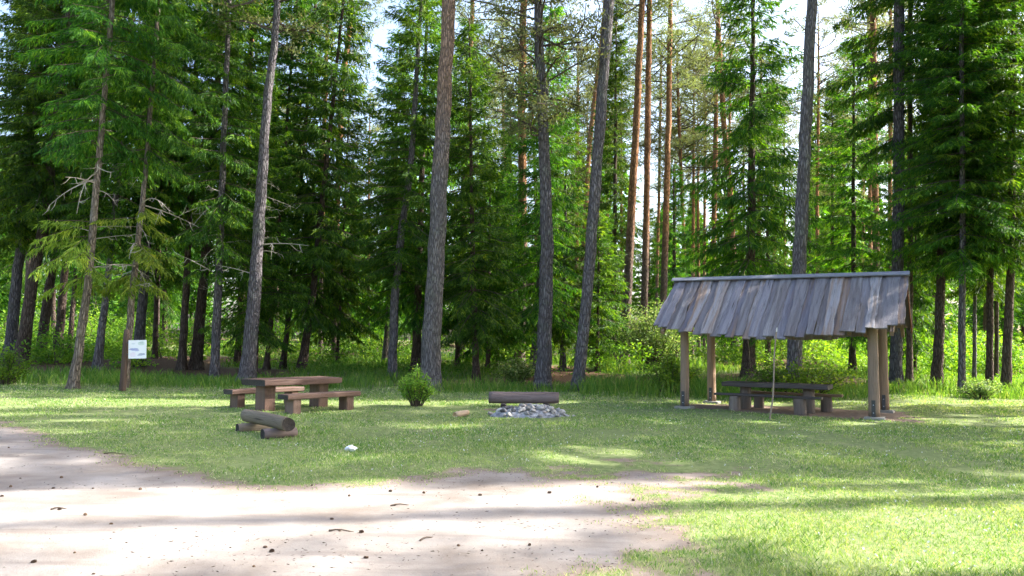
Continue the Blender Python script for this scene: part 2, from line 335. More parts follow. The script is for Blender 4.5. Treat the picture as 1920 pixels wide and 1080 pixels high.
# ------------------------------------------------------------------ foliage builders
def unit(v): return v / np.maximum(np.linalg.norm(v, axis=-1, keepdims=True), 1e-9)
class Leaves:
    def __init__(s): s.V = []; s.F = []; s.M = []; s.n = 0
    def diamonds(s, p, d, l, w, r, mi=0, side=None):
        n = len(p); d = unit(d)
        if side is None: side = unit(np.cross(d, r.normal(size=(n, 3))))
        l = np.broadcast_to(np.asarray(l, float), (n,))[:, None]; w = np.broadcast_to(np.asarray(w, float), (n,))[:, None]
        up = np.cross(side, d)
        m = p + d * l * .45
        v = np.stack([p, m + side * w / 2 + up * w * .18, p + d * l, m - side * w / 2 + up * w * .18], 1).reshape(-1, 3)
        f = np.arange(4 * n).reshape(n, 4) + s.n
        s.V.append(v); s.F.append(f); s.M.append(np.full(n, mi)); s.n += 4 * n
    def tube(s, pts, rad, mi=1, k=3):
        pts = np.asarray(pts, float); n = len(pts); t = unit(np.gradient(pts, axis=0))
        a = unit(np.cross(t, np.array([.3, .2, 1.0]) + t * 0)); b = np.cross(t, a)
        ang = np.arange(k) * 2 * math.pi / k
        v = (pts[:, None] + (a[:, None] * np.cos(ang)[None, :, None] + b[:, None] * np.sin(ang)[None, :, None]) * np.asarray(rad)[:, None, None]).reshape(-1, 3)
        i, j = np.meshgrid(np.arange(n - 1), np.arange(k), indexing='ij'); i = i.ravel(); j = j.ravel(); j2 = (j + 1) % k
        f = np.stack([i * k + j, i * k + j2, (i + 1) * k + j2, (i + 1) * k + j], 1) + s.n
        s.V.append(v); s.F.append(f); s.M.append(np.full(len(f), mi)); s.n += len(v)
    def build(s, name, mats): return mesh(name, np.concatenate(s.V), np.concatenate(s.F), mats, False, np.concatenate(s.M))

def spruce_crown(name, H, cb, R, seed, tw=.13, big=1.0, zmax=None, gap=.0, matk='spruce', sub=7, lo=4, hi=7):
    r = np.random.default_rng(seed); L = Leaves(); z = cb; zmax = zmax or H
    while z < min(H - .3, zmax):
        t = (z - cb) / (H - cb); z += r.uniform(.26, .46) * (1.0 if t < .7 else .8)
        for k in range(r.integers(lo, hi)):
            if r.random() < gap: continue
            az = r.uniform(0, 2 * math.pi)
            ln = R * (1 - t) ** .8 * r.uniform(.6, 1.12) * min(1, .6 + 4 * t) + .15
            rad = np.array([math.cos(az), math.sin(az), 0]); sd = np.array([-rad[1], rad[0], 0])
            u0 = -.12 + .55 * t + r.normal() * .08; dr = .5 * (1 - t) + .12 + r.normal() * .06; tu = .28
            bz = z + r.uniform(-.1, .1); bend = r.normal() * .15
            def P(s):
                s = np.asarray(s)[..., None]
                return rad * ln * s + sd * bend * ln * s * s + np.array([0, 0, 1]) * (bz + ln * (u0 * s - dr * s * s + tu * s ** 3))
            ss = np.linspace(0, 1, 5); L.tube(P(ss), .006 + .018 * ln / 3 * (1 - ss), 1)
            m = max(4, int(ln / tw))
            si = np.repeat(np.clip(np.linspace(.14, 1, m) + r.normal(size=m) * .02, .08, 1), 2); sg = np.tile([1, -1], m)
            p0 = P(si); tan = unit(P(si + .02) - P(si - .02)); n = len(si)
            fr = r.uniform(.35, .95, n)[:, None]
            d = unit(tan * r.uniform(.35, .9, n)[:, None] + sd * (sg * r.uniform(.45, .9, n))[:, None] - np.array([0, 0, 1]) * fr * (.9 - .5 * t))
            lt = (.22 + .42 * np.clip(1.05 - si, 0, 1) ** .6 * min(1, ln / 1.6)) * r.uniform(.6, 1.2, n) * big
            L.diamonds(p0, d, lt, .038 * big ** .5, r)
            for q in range(sub):
                f = r.uniform(.1, 1, n)[:, None]
                dd = d + unit(r.normal(size=(n, 3))) * .75 - np.array([0, 0, .5])
                L.diamonds(p0 + d * lt[:, None] * f, dd, r.uniform(.13, .28, n) * big, .037 * big, r)
    return L.build(name, [MAT[matk], MAT['twig']])

def pine_crown(name, H, cb, R, seed, npuff=.75):
    r = np.random.default_rng(seed); L = Leaves(); z = cb
    while z < H:
        t = (z - cb) / (H - cb); z += r.uniform(.25, .6)
        for k in range(r.integers(1, 4)):
            az = r.uniform(0, 2 * math.pi); prof = (math.sin(math.pi * min(1, .25 + t * .78)) ** .7)
            ln = R * prof * r.uniform(.45, 1.1) + .2
            rad = np.array([math.cos(az), math.sin(az), 0]); sd = np.array([-rad[1], rad[0], 0]); sl = r.uniform(-.1, .45) + .4 * t
            wob = r.normal(size=3) * .2
            def P(s):
                s = np.asarray(s)[..., None]
                return rad * ln * s + np.array([0, 0, 1]) * (z + ln * sl * s) + wob * ln * np.sin(s * 3)
            ss = np.linspace(0, 1, 5); L.tube(P(ss), .015 + .035 * (1 - ss) * ln / R, 1)
            for q in range(int(max(2, ln * 4.5 * npuff))):
                s0 = r.uniform(.4, 1); c = P(s0) + r.normal(size=3) * np.array([.25, .25, .14]) * ln * .5
                b = P(max(0, s0 - .2)); L.tube(np.stack([b, (b + c) / 2 + [0, 0, .05], c]), np.array([.012, .009, .006]), 1)
                n = 26; dirs = unit(r.normal(size=(n, 3)) + [0, 0, .45])
                L.diamonds(c + r.normal(size=(n, 3)) * [.2, .2, .09], dirs, r.uniform(.15, .28, n), .05, r)
    return L.build(name, [MAT['pine'], MAT['twig']])

def shrub(name, W, Hh, seed, nst, lpst, size, matk='leaf', upright=.5):
    r = np.random.default_rng(seed); L = Leaves()
    for k in range(nst):
        az = r.uniform(0, 6.283); e = r.uniform(0, 1) ** .6 * W
        top = np.array([math.cos(az) * e, math.sin(az) * e, Hh * r.uniform(.55, 1.05) * (1 - .35 * (e / W) ** 2)])
        base = np.array([math.cos(az), math.sin(az), 0]) * e * .25
        mid = base * .4 + top * .6 + np.array([0, 0, .1 * Hh])
        s = np.linspace(0, 1, 5)[:, None]; pts = base * (1 - s) ** 2 + 2 * mid * s * (1 - s) + top * s * s
        L.tube(pts, (.004 + .008 * (1 - s[:, 0])) * (1 + Hh * .4), 1)
        t = r.uniform(.15, 1, lpst)[:, None] ** .8; q = base * (1 - t) ** 2 + 2 * mid * t * (1 - t) + top * t * t
        q = q + r.normal(size=(lpst, 3)) * np.array([.13, .13, .1]) * (W * .7)
        q[:, 2] = np.abs(q[:, 2])
        d = unit(r.normal(size=(lpst, 3)) * [1, 1, .5] + [0, 0, upright * .3 - .1])
        L.diamonds(q, d, r.uniform(.7, 1.3, lpst) * size, size * .6, r, side=unit(np.cross(d, unit(r.normal(size=(lpst, 3)) * .6 + [0, 0, 1.0]))))
    return L.build(name, [MAT[matk], MAT['twig']])

def dead_branch(seed):
    r = np.random.default_rng(seed); L = Leaves(); l = 1.0
    s = np.linspace(0, 1, 7)[:, None]; dr = r.uniform(.1, .6); w = r.normal(size=3) * .15
    pts = np.array([1.0, 0, 0]) * l * s + np.array([0, 0, 1.0]) * (-dr * l * s * s + .1 * l * s) + w * l * s * s
    L.tube(pts, .004 + .014 * (1 - s[:, 0]), 0)
    for q in range(7):
        i = r.integers(2, 7); e = pts[i] + unit(r.normal(size=3) + [.8, 0, -.5]) * l * r.uniform(.12, .32)
        L.tube(np.stack([pts[i], (pts[i] + e) / 2 - [0, 0, .03], e]), np.array([.007, .005, .002]), 0)
    return L.build('dead_branch', [MAT['dead']])

# ------------------------------------------------------------------ tree kinds
SPR = {
 'tall': (spruce_crown('spruce_crown', 26, 6.0, 3.1, 11), 26),
 'tall2': (spruce_crown('spruce_crown', 25, 5.2, 2.8, 12), 25),
 'high': (spruce_crown('spruce_crown', 27, 7.5, 2.6, 13, gap=.15), 27),
 'slim': (spruce_crown('spruce_crown', 24, 3.6, 1.9, 14, gap=.1), 24),
 'mid': (spruce_crown('spruce_crown', 15, 1.8, 2.3, 15), 15),
 'young': (spruce_crown('spruce_crown', 8, .8, 1.7, 16), 8),
}
PIN = {
 'a': (pine_crown('pine_crown', 26, 15, 3.0, 21), 26),
 'b': (pine_crown('pine_crown', 25, 12, 2.6, 22), 25),
 'c': (pine_crown('pine_crown', 27, 18, 2.8, 23), 27),
 'low': (pine_crown('pine_crown', 23, 9.0, 2.4, 24, .8), 23),
}
LOWB = [spruce_crown('low_branches', 12, 3.2, 1.7, 18, zmax=5.4, gap=.45, matk='paleneedle'), spruce_crown('low_branches', 12, 3.0, 1.5, 19, zmax=5.6, gap=.5, matk='paleneedle')]
DEAD = [dead_branch(31 + i) for i in range(5)]

def trunk_mesh(pts, rad, mat, seed, k=12, flare=.6):
    r = np.random.default_rng(seed); pts = np.asarray(pts, float); rad = np.asarray(rad, float)
    ln = np.r_[0, np.cumsum(np.linalg.norm(np.diff(pts, axis=0), axis=1))]
    s = np.r_[-.25, 0, .12, .3, .6, np.arange(1.0, ln[-1], .55), ln[-1]]
    P = np.stack([np.interp(s, ln, pts[:, c]) for c in range(3)], 1)
    ker = np.array([.25, .5, .25])
    for _ in range(3):
        Q = P.copy(); Q[2:-2] = (P[1:-3] + 2 * P[2:-2] + P[3:-1]) / 4; P = Q
    P[0, 2] -= .25
    Rr = np.interp(s, ln, rad)
    wob = r.normal(size=(len(s), 2)) * rad[0] * .05; wob[:3] = 0
    P[:, :2] += wob
    ang = np.arange(k) * 2 * math.pi / k; lobes = 1 + .5 * np.cos(ang * r.integers(3, 6) + r.uniform(0, 6))
    V = []
    for i in range(len(s)):
        fl = flare * math.exp(-max(s[i], 0) / .28)
        rr = Rr[i] * (1 + fl * lobes * .8) * (1 + r.normal(size=k) * .035)
        V.append(np.stack([P[i, 0] + rr * np.cos(ang), P[i, 1] + rr * np.sin(ang), np.full(k, P[i, 2])], 1))
    V = np.concatenate(V); n = len(s)
    i, j = np.meshgrid(np.arange(n - 1), np.arange(k), indexing='ij'); i = i.ravel(); j = j.ravel(); j2 = (j + 1) % k
    F = np.stack([i * k + j, i * k + j2, (i + 1) * k + j2, (i + 1) * k + j], 1)
    return mesh('trunk', V, F, [mat], True), P[-1]

_seed = [100]
def tree(kind, label, path, d, w, crown, bark, H=None, cs=1.0, zs=1.0, group=None, dead=None, low=None):
    """path: photograph pixels the trunk passes through, all at depth d; w: trunk widths in those pixels at both ends."""
    _seed[0] += 1; sd = _seed[0]
    pts = [at(x, y, d) for x, y in path]
    b = pts[0]; gz = float(height(b[0], b[1]))
    # carry the lowest segment down (or up) to the ground
    dirv = (pts[1] - pts[0]) / max(.01, pts[1][2] - pts[0][2]); b = pts[0] + dirv * (gz - pts[0][2]); 
    pts = [p for p in pts[1:] if p[2] > gz + .5]; pts = [b] + pts
    me, h0 = crown if crown else (None, 24)
    H = H or h0 * zs
    pts = pts[:1] + [p for p in pts[1:] if p[2] < gz + H - 2]
    if len(pts) < 2: pts.append(b + dirv * (H * .5))
    top = pts[-1]; lean = (pts[-1] - pts[0]) / (pts[-1][2] - pts[0][2])
    n = len(pts)
    if gz + H > top[2] + 1:
        pts.append(np.array([*(top[:2] + lean[:2] * (gz + H - top[2]) * .6), gz + H]))
    w0, w1 = [q * d / FPX / 2 for q in w]
    zz = np.array([p[2] for p in pts]); rad = np.interp(zz, [zz[0], zz[n - 1]], [w0, w1])
    if len(pts) > n: rad[-1] = .03
    local = np.array(pts) - b
    tm, tip = trunk_mesh(local, rad, MAT[bark], sd, 14 if w[0] > 14 else 10)
    root = obj(kind, None, loc=b, label=label, cat='tree', group=group); root.empty_display_size = .5
    obj('trunk', tm, root)
    if me:
        ax = Vector(local[-1]).normalized(); q = Vector((0, 0, 1)).rotation_difference(ax)
        c = obj('crown', me, root); r = random.Random(sd)
        c.matrix_local = q.to_matrix().to_4x4() @ Matrix.Rotation(r.uniform(0, 6.28), 4, 'Z') @ Matrix.Diagonal((cs, cs, zs, 1))
        if low is not None:
            c = obj('low_branches', low, root); c.matrix_local = q.to_matrix().to_4x4()
        if dead is not None:
            for i in range(11):
                c = obj('dead_branch', DEAD[r.randrange(5)], root); z = r.uniform(3.0, 7.5); px_ = np.array([np.interp(z, local[:, 2], local[:, k]) for k in range(3)])
                c.matrix_local = Matrix.Translation(px_) @ Matrix.Rotation(r.uniform(0, 6.28), 4, 'Z') @ Matrix.Rotation(r.uniform(-.3, .5), 4, 'Y') @ Matrix.Diagonal((*[r.uniform(.6, 1.9)] * 3, 1))
    return root

S_, P_ = 'spruce_tree', 'pine_tree'
# the tall pines at the edge of the clearing
tree(P_, 'thickest grey pine trunk at the centre, orange patches high up, behind the leafy shrub', [(806, 722), (822, 400), (836, 120), (842, 0)], 27, (37, 25), PIN['a'], 'bark_pine')
tree(P_, 'straight grey pine trunk behind the right end of the fireside log', [(1018, 722), (1026, 480), (1019, 250), (1010, 60)], 27.5, (29, 17), PIN['low'], 'bark_grey', zs=.95)
tree(P_, 'grey pine trunk leaning right, next one right of the trunk behind the fireside log', [(1085, 725), (1102, 540), (1120, 300), (1142, 0)], 27, (22, 20), PIN['c'], 'bark_grey')
tree(P_, 'tall grey pine trunk leaning right with flared foot behind the left picnic table', [(462, 708), (470, 640), (487, 400), (500, 200), (517, 60)], 28, (28, 13), PIN['b'], 'bark_grey', dead=1)
tree(P_, 'large violet-grey pine trunk rising just behind the shelter roof', [(1487, 698), (1500, 480), (1510, 250), (1522, 0)], 26.5, (28, 19), PIN['c'], 'bark_grey')
tree(P_, 'dark blue-grey pine trunk behind the right end of the shelter roof', [(1680, 700), (1685, 350), (1686, 0)], 30, (21, 19), PIN['a'], 'bark_grey')
# left edge of the clearing
tree(S_, 'pale slender leaning spruce at the sunlit grass edge, left of the white sign', [(136, 730), (150, 640), (165, 540), (178, 380), (187, 280)], 25, (17, 11), SPR['high'], 'bark_pale', cs=.95, dead=0, low=LOWB[0])
tree(S_, 'crooked pale spruce leaning right directly behind the sign post', [(234, 722), (243, 600), (256, 480), (264, 400), (272, 340)], 25.8, (14, 9), SPR['high'], 'bark_pale', dead=0, zs=.95, cs=.9, low=LOWB[1])
tree(S_, 'slim grey spruce trunk left of the tall flared pine behind the left table', [(402, 712), (408, 560), (415, 380)], 29, (17, 12), SPR['slim'], 'bark_grey', dead=1)
left = [
 ('leftmost grey spruce trunk at the picture edge', [(16, 690), (36, 480), (48, 380)], 33, (21, 16), 'tall2', .95),
 ('thick dark red-brown spruce trunk, second from the left edge', [(38, 690), (62, 520), (80, 440)], 32, (24, 18), 'tall', 1),
 ('dark leaning spruce trunk, third from the left edge', [(73, 690), (92, 540), (107, 460)], 34.5, (19, 14), 'tall2', 1),
 ('short-looking dark spruce trunk, fourth from the left edge', [(106, 690), (120, 530)], 37, (17, 13), 'high', 1),
 ('thin brown spruce trunk just left of the pale leaning spruce', [(127, 690), (140, 540)], 40, (10, 8), 'slim', 1),
 ('grey spruce trunk midway between pale leaning spruce and white sign', [(181, 700), (200, 550)], 31, (16, 12), 'tall2', .9),
 ('stout grey-brown spruce trunk right behind the white sign', [(256, 700), (275, 470)], 33, (20, 15), 'tall', .95),
 ('thin dark spruce trunk just right of the white sign', [(289, 695), (298, 430)], 36, (9, 7), 'slim', .9),
 ('dark spruce trunk, left one of the close pair right of the sign', [(341, 692), (351, 500)], 33, (15, 12), 'high', 1),
 ('stout dark spruce trunk, right one of the close pair right of the sign', [(367, 692), (385, 490)], 33.5, (21, 16), 'tall', 1),
 ('dark spruce trunk half hidden behind the tall flared pine', [(445, 692), (452, 540)], 36, (12, 10), 'tall2', 1),
 ('very thin dark spruce stem just right of the tall flared pine', [(480, 698), (487, 500)], 31, (6, 5), 'mid', .8),
 ('slim spruce trunk with sunlit right side, above left part of left table', [(499, 695), (515, 540)], 34, (10, 8), 'slim', 1),
 ('slim spruce trunk with sunlit right side above middle of left table', [(530, 690), (546, 555)], 35, (11, 9), 'high', .9),
 ('dark spruce trunk above the right half of the left table', [(566, 692), (582, 590)], 33, (17, 13), 'mid', 1.25),
 ('thin dark spruce stem above the right end of left table', [(631, 692), (637, 590)], 36, (6, 5), 'mid', .9),
 ('grey spruce trunk with drooping crown left of the thickest pine', [(735, 702), (741, 540), (760, 380), (770, 320)], 31, (17, 12), 'tall2', .76),
 ('dim spruce trunk just left of the grey drooping spruce', [(721, 690), (728, 575)], 39, (11, 8), 'mid', 1.1),
 ('dark spruce trunk partly covered by the thickest pine', [(779, 690), (784, 560)], 34, (18, 14), 'mid', 1.2),
 ('thin dark spruce trunk just right of the thickest pine', [(857, 692), (862, 560)], 36, (9, 7), 'mid', 1),
 ('dark crooked spruce trunk above the small pale log piece', [(893, 690), (889, 580), (886, 480)], 31, (13, 9), 'mid', .95),
 ('very thin spruce stem above left end of the fireside log', [(932, 690), (935, 600)], 36, (6, 4), 'young', 1.1),
 ('grey spruce trunk close behind the straight grey pine by the log', [(1001, 700), (1011, 540)], 33, (16, 12), 'mid', 1.05),
 ('short dark spruce between the two centre-right grey pines', [(1055, 700), (1057, 600)], 36, (12, 8), 'mid', .8),
]
for lab, path, d, w, cr, s in left:
    tree(S_, lab, path, d, w, SPR[cr], 'bark_spruce' if 'grey' not in lab else 'bark_grey', cs=s ** .5, zs=s, group='spruces along the forest edge')
right = [
 ('dark broad spruce whose trunk shows under the left half of roof', [(1404, 700), (1407, 560)], 33, (25, 18), 'mid', 1.35),
 ('dark spruce trunk just right of the shelter roof', [(1705, 700), (1707, 540)], 31, (12, 10), 'high', 1.2),
 ('very thin pale spruce stem right of the shelter roof', [(1716, 700), (1717, 560)], 34, (5, 4), 'young', 1.2),
 ('stout dark spruce between shelter roof and the right thicket of trunks', [(1757, 705), (1765, 520)], 29.5, (20, 15), 'tall', .8),
 ('blue-grey slender spruce trunk, right of the shelter and nearest the grass', [(1803, 724), (1805, 470)], 27.5, (13, 11), 'tall2', .85),
 ('thin dark spruce stem right of the blue-grey slender trunk', [(1827, 708), (1828, 540)], 31, (7, 6), 'slim', .9),
 ('dark straight spruce trunk, second from the right edge', [(1855, 720), (1857, 450)], 28.5, (13, 11), 'tall', .8),
 ('dim spruce trunk between the two rightmost dark trunks', [(1868, 700), (1869, 560)], 33, (8, 7), 'high', 1),
 ('stout dark spruce trunk nearest the right picture edge', [(1886, 726), (1895, 500)], 27.8, (17, 14), 'tall2', .9),
 ('broad dark green spruce behind the shelter between the two tall pines', [(1598, 700), (1600, 560)], 35, (14, 10), 'mid', 1.0),
]
for lab, path, d, w, cr, s in right:
    tree(S_, lab, path, d, w, SPR[cr], 'bark_spruce' if 'grey' not in lab else 'bark_grey', cs=s ** .5 * 1.1, zs=s, group='spruces right of and behind the shelter')
# orange-barked pines deeper in the wood
deep = [
 ('orange pine trunk just left of the straight grey pine by the log', [(974, 692), (981, 480), (978, 200), (982, 0)], 38, (19, 13), 'b'),
 ('orange-topped pine trunk, left one of the pair left of the roof', [(1170, 692), (1180, 480), (1192, 250), (1204, 0)], 40, (18, 11), 'c'),
 ('orange pine trunk, right one of the pair left of the roof', [(1206, 692), (1212, 400), (1215, 200), (1218, 0)], 42, (14, 10), 'c'),
 ('dark pine trunk orange near its top, just left of the roof corner', [(1240, 692), (1249, 400), (1254, 200), (1257, 0)], 45, (14, 9), 'a'),
 ('bright orange thin pine above the left part of the roof ridge', [(1335, 685), (1337, 500), (1342, 250), (1350, 0)], 55, (10, 9), 'c'),
 ('pinkish pine leaning left above the left part of the roof', [(1381, 685), (1371, 380), (1358, 240), (1348, 80)], 50, (12, 10), 'a'),
 ('thin far orange pine over the left end of the ridge', [(1297, 680), (1300, 400), (1302, 100)], 62, (7, 6), 'b'),
 ('thin far dark red pine left of the bright orange one', [(1320, 680), (1322, 220)], 66, (6, 5), 'a'),
 ('thin far pine leaning left near the roof corner', [(1289, 680), (1280, 400), (1272, 200)], 60, (7, 6), 'b'),
 ('sunlit pine leaning strongly right behind the leaning grey pine', [(1082, 690), (1105, 270), (1130, 60)], 55, (10, 8), 'c'),
 ('thin far reddish pine between the two centre-right grey pines', [(1080, 680), (1083, 200), (1086, 30)], 62, (8, 7), 'b'),
 ('orange pine trunk high between roof and the dark blue-grey pine', [(1646, 690), (1640, 280), (1637, 0)], 44, (13, 11), 'c'),
 ('thin orange pine stem just left of the orange pine beside the blue-grey one', [(1632, 690), (1631, 200), (1629, 60)], 52, (8, 7), 'b'),
 ('thin orange pine close by the left side of the dark blue-grey pine', [(1668, 690), (1669, 300), (1670, 60)], 50, (8, 7), 'a'),
 ('thin pine right behind the upper half of the thickest pine', [(866, 692), (872, 400), (878, 250), (886, 0)], 45, (9, 8), 'low'),
 ('dark pinkish pine at the white sky gap left of centre', [(626, 692), (632, 400), (640, 180), (657, 40)], 42, (11, 10), 'c'),
 ('orange-lit pine just left of the top of the tall flared pine', [(452, 692), (462, 300), (470, 90), (480, 0)], 44, (12, 10), 'c'),
 ('thin pinkish pine right of the top of the tall flared pine', [(600, 692), (606, 300), (612, 100)], 47, (9, 8), 'b'),
 ('reddish pine in the sky gaps above the dead pale branches', [(292, 692), (300, 300), (308, 60)], 43, (11, 9), 'a'),
 ('pinkish pine high at the upper left picture corner', [(52, 690), (60, 200), (72, 0)], 44, (14, 12), 'c'),
 ('thin leaning pine left of the orange pine by the grey one', [(958, 680), (950, 400), (943, 200)], 58, (6, 5), 'b'),
]
for lab, path, d, w, cr in deep:
    tree(P_, lab, path, d, w, PIN[cr], 'bark_orange', cs=1.05, group='orange pines deeper in the wood', H=PIN[cr][1])
# two narrow hanging spruces between the pines
tree(S_, 'narrow dark hanging spruce left of the pair of orange pines', [(1150, 690), (1152, 500)], 44, (12, 9), SPR['slim'], 'bark_spruce', zs=.85, cs=.9)
tree(S_, 'light green young spruce between the thickest pine and the orange one', [(915, 695), (916, 600)], 33.5, (9, 6), SPR['young'], 'bark_spruce', zs=1.1)
tree(S_, 'low green spruce right of the leaning grey pine', [(1120, 700), (1121, 620)], 36, (8, 6), SPR['young'], 'bark_spruce', zs=.9)

# slim trees filling the depth of the wood, hard to tell apart
for k_, (px_, d_) in enumerate([(1105, 66), (1135, 58), (1165, 72), (1228, 64), (1262, 76), (1310, 70), (1360, 62), (1392, 74), (1425, 58), (1448, 68), (1470, 80), (1535, 60), (1556, 72), (1582, 64), (1612, 78), (1700, 58), (1045, 74), (1000, 62), (905, 70), (520, 72), (160, 66), (690, 74)]):
    tree(P_, 'slim far pine trunk deep in the wood among pale crowns', [(px_, 680), (px_ + (k_ * 7) % 11 - 3, 400), (px_ + (k_ * 5) % 17 - 4, 150)], d_, (6 + k_ % 3, 5), PIN['abc'[k_ % 3]], 'bark_orange', cs=1.15, zs=.85 + .05 * (k_ % 4), group='slim far pines deep in the wood')
for k_, (px_, d_, c_, z_) in enumerate([(1130, 52, 'slim', .7), (1265, 56, 'mid', .9), (1440, 46, 'mid', 1.1), (1560, 54, 'slim', .8), (1665, 62, 'mid', 1.1), (1520, 66, 'mid', 1.1), (1585, 70, 'slim', .9), (1300, 72, 'slim', .6), (1215, 66, 'mid', .8), (1030, 48, 'mid', .9), (960, 54, 'slim', .75), (310, 60, 'mid', 1.3), (100, 54, 'tall2', .8), (30, 50, 'slim', 1.0), (1750, 46, 'slim', .9), (1850, 50, 'tall2', .8), (1375, 52, 'mid', .7)]):
    tree(S_, 'dim spruce deep in the wood half hidden by nearer trees', [(px_, 680), (px_ + k_ % 5 - 2, 500)], d_, (9 + k_ % 4, 7), SPR[c_], 'bark_spruce', cs=z_ ** .5, zs=z_, group='dim spruces deep in the wood')

# trees beside the clearing, right of the frame: they throw the shade that lies over grass and track
TA = math.tan(SUN_AZ)
def side_tree(kind, label, x, q, crown, cs, zs, bark):
    y = q + TA * x; r = .18
    root = obj(kind, None, loc=(x, y, float(height(x, y))), label=label, cat='tree', group='trees beside the clearing beyond the right picture edge')
    H = crown[1] * zs; _seed[0] += 1
    tm, _ = trunk_mesh([(0, 0, 0), (.05, 0, H * .5), (0, 0, H)], [r, r * .7, .03], MAT[bark], _seed[0])
    obj('trunk', tm, root); c = obj('crown', crown[0], root, rot=(0, 0, _seed[0] * 1.7), scale=(cs, cs, zs))
    return root
for n_, (x, q, c, cs, zs) in enumerate([(17, 4.55, 'tall2', .85, .95), (19, 9.0, 'mid', .5, .9), (21, 10.3, 'slim', .7, 1.0), (15, 13.2, 'tall', .85, 1.15), (16, 15.4, 'tall2', .9, 1.2), (17.5, 17.6, 'tall', .85, 1.2), (19, 20.2, 'tall2', .8, 1.2), (26, 14.3, 'tall', .9, 1.2), (28, 18.6, 'tall2', .9, 1.2), (27, 11.0, 'tall', .7, 1.2), (27, 8.0, 'slim', .32, 1.1)]):
    side_tree(S_, ('tall spruce beyond the right picture edge shading the clearing' if c != 'mid' else 'shorter young spruce beyond the right picture edge beside the clearing'), x, q, SPR[c], cs, zs, 'bark_spruce')

side_tree(P_, 'tall pine beyond the right picture edge with a high airy crown', 25, 5.4, PIN['c'], .75, 1.0, 'bark_orange')

# the wood beyond, a mass
def far_forest():
    r = np.random.default_rng(77); L = Leaves()
    for k in range(110):
        y = r.uniform(76, 150); x = ((k * .618) % 1 * 2 - 1) * .8 * y + r.normal() * 3
        px = 960 + x / y * 1500
        H = r.uniform(17, 28) if not (1180 < px < 1400 or 600 < px < 700) else r.uniform(15, 25) if px > 1000 else r.uniform(10, 17)
        cb = r.uniform(.5, 4); R = r.uniform(2.2, 3.4); g = float(height(x, y))
        L.tube(np.array([[x, y, g - .2], [x, y, g + H * .5], [x, y, g + H]]), np.array([.22, .15, .03]), 1, 6)
        n = 1900; t = r.beta(1, 1.4, n); z = g + cb + t * (H - cb); az = r.uniform(0, 6.283, n)
        rr = R * (1 - t) ** .85 * np.sqrt(r.uniform(.08, 1, n)); o = np.stack([np.cos(az), np.sin(az), 0 * az], 1)
        p = np.array([x, y, 0]) + o * rr[:, None] + np.stack([0 * z, 0 * z, z - rr * .25], 1)
        L.diamonds(p, o * .8 + r.normal(size=(n, 3)) * .5 - [0, 0, .45], r.uniform(.5, 1.0, n), .32, r)
    return L.build('far_forest', [MAT['spruce'], MAT['twig']])
obj('far_forest', far_forest(), kind='stuff', label='wall of dense dark spruces far behind the clearing', cat='forest')

# understory of leafy bushes, too tangled to count
def understory():
    r = np.random.default_rng(5); L = Leaves(); c = 0
    while c < 190:
        y = r.uniform(32, 74) if r.random() < .75 else r.uniform(74, 95); x = r.uniform(-.72, .72) * y
        if vnoise(x, y, 8, 9) < .33: continue
        c += 1; g = float(height(x, y)); W = r.uniform(.7, 1.8); Hh = r.uniform(.7, 2.6) * (1.25 if y > 50 else .8)
        n = int(520 * W); u = unit(r.normal(size=(n, 3))) * (r.uniform(.15, 1, n) ** .45)[:, None]
        lump = 1 + .35 * np.sin(u[:, 0] * 5 + c) * np.cos(u[:, 1] * 4 + c * 2) + .25 * np.sin(u[:, 2] * 7 + c)
        p = np.array([x, y, g + Hh * .45]) + u * lump[:, None] * np.array([W, W, Hh * .55]); p[:, 2] = np.maximum(p[:, 2], g + .05)
        s = .085 + .0011 * y
        d = r.normal(size=(n, 3)) * [1, 1, .5]; L.diamonds(p, d, r.uniform(.8, 1.4, n) * s, s * .65, r)
        for k in range(3): L.tube(np.array([[x, y, g], [x + r.normal() * W * .3, y, g + Hh * .5], [x + r.normal() * W * .5, y + r.normal() * .3, g + Hh * .95]]), np.array([.03, .02, .006]), 1)
    n = 60000                                                    # low herbs on the forest floor
    y = 31 * np.exp(r.uniform(0, math.log(90 / 31), n)); x = r.uniform(-.75, .75, n) * y
    k = (vnoise(x, y, 4, 11) > .4) & (litter(x, y) < .5); x = x[k]; y = y[k]; n = len(x)
    hh = r.uniform(.05, .45, n) * (.4 + vnoise(x, y, 2.5, 12))
    p = np.stack([x, y, height(x, y) + hh], 1); s = .06 + .0013 * y
    L.diamonds(p, r.normal(size=(n, 3)) * [1, 1, .4], r.uniform(.8, 1.5, n) * s, s * .6, r)
    return L.build('undergrowth', [MAT['leaf'], MAT['twig']])
obj('undergrowth', understory(), kind='stuff', label='bright green bushes and herbs between the trunks', cat='undergrowth')

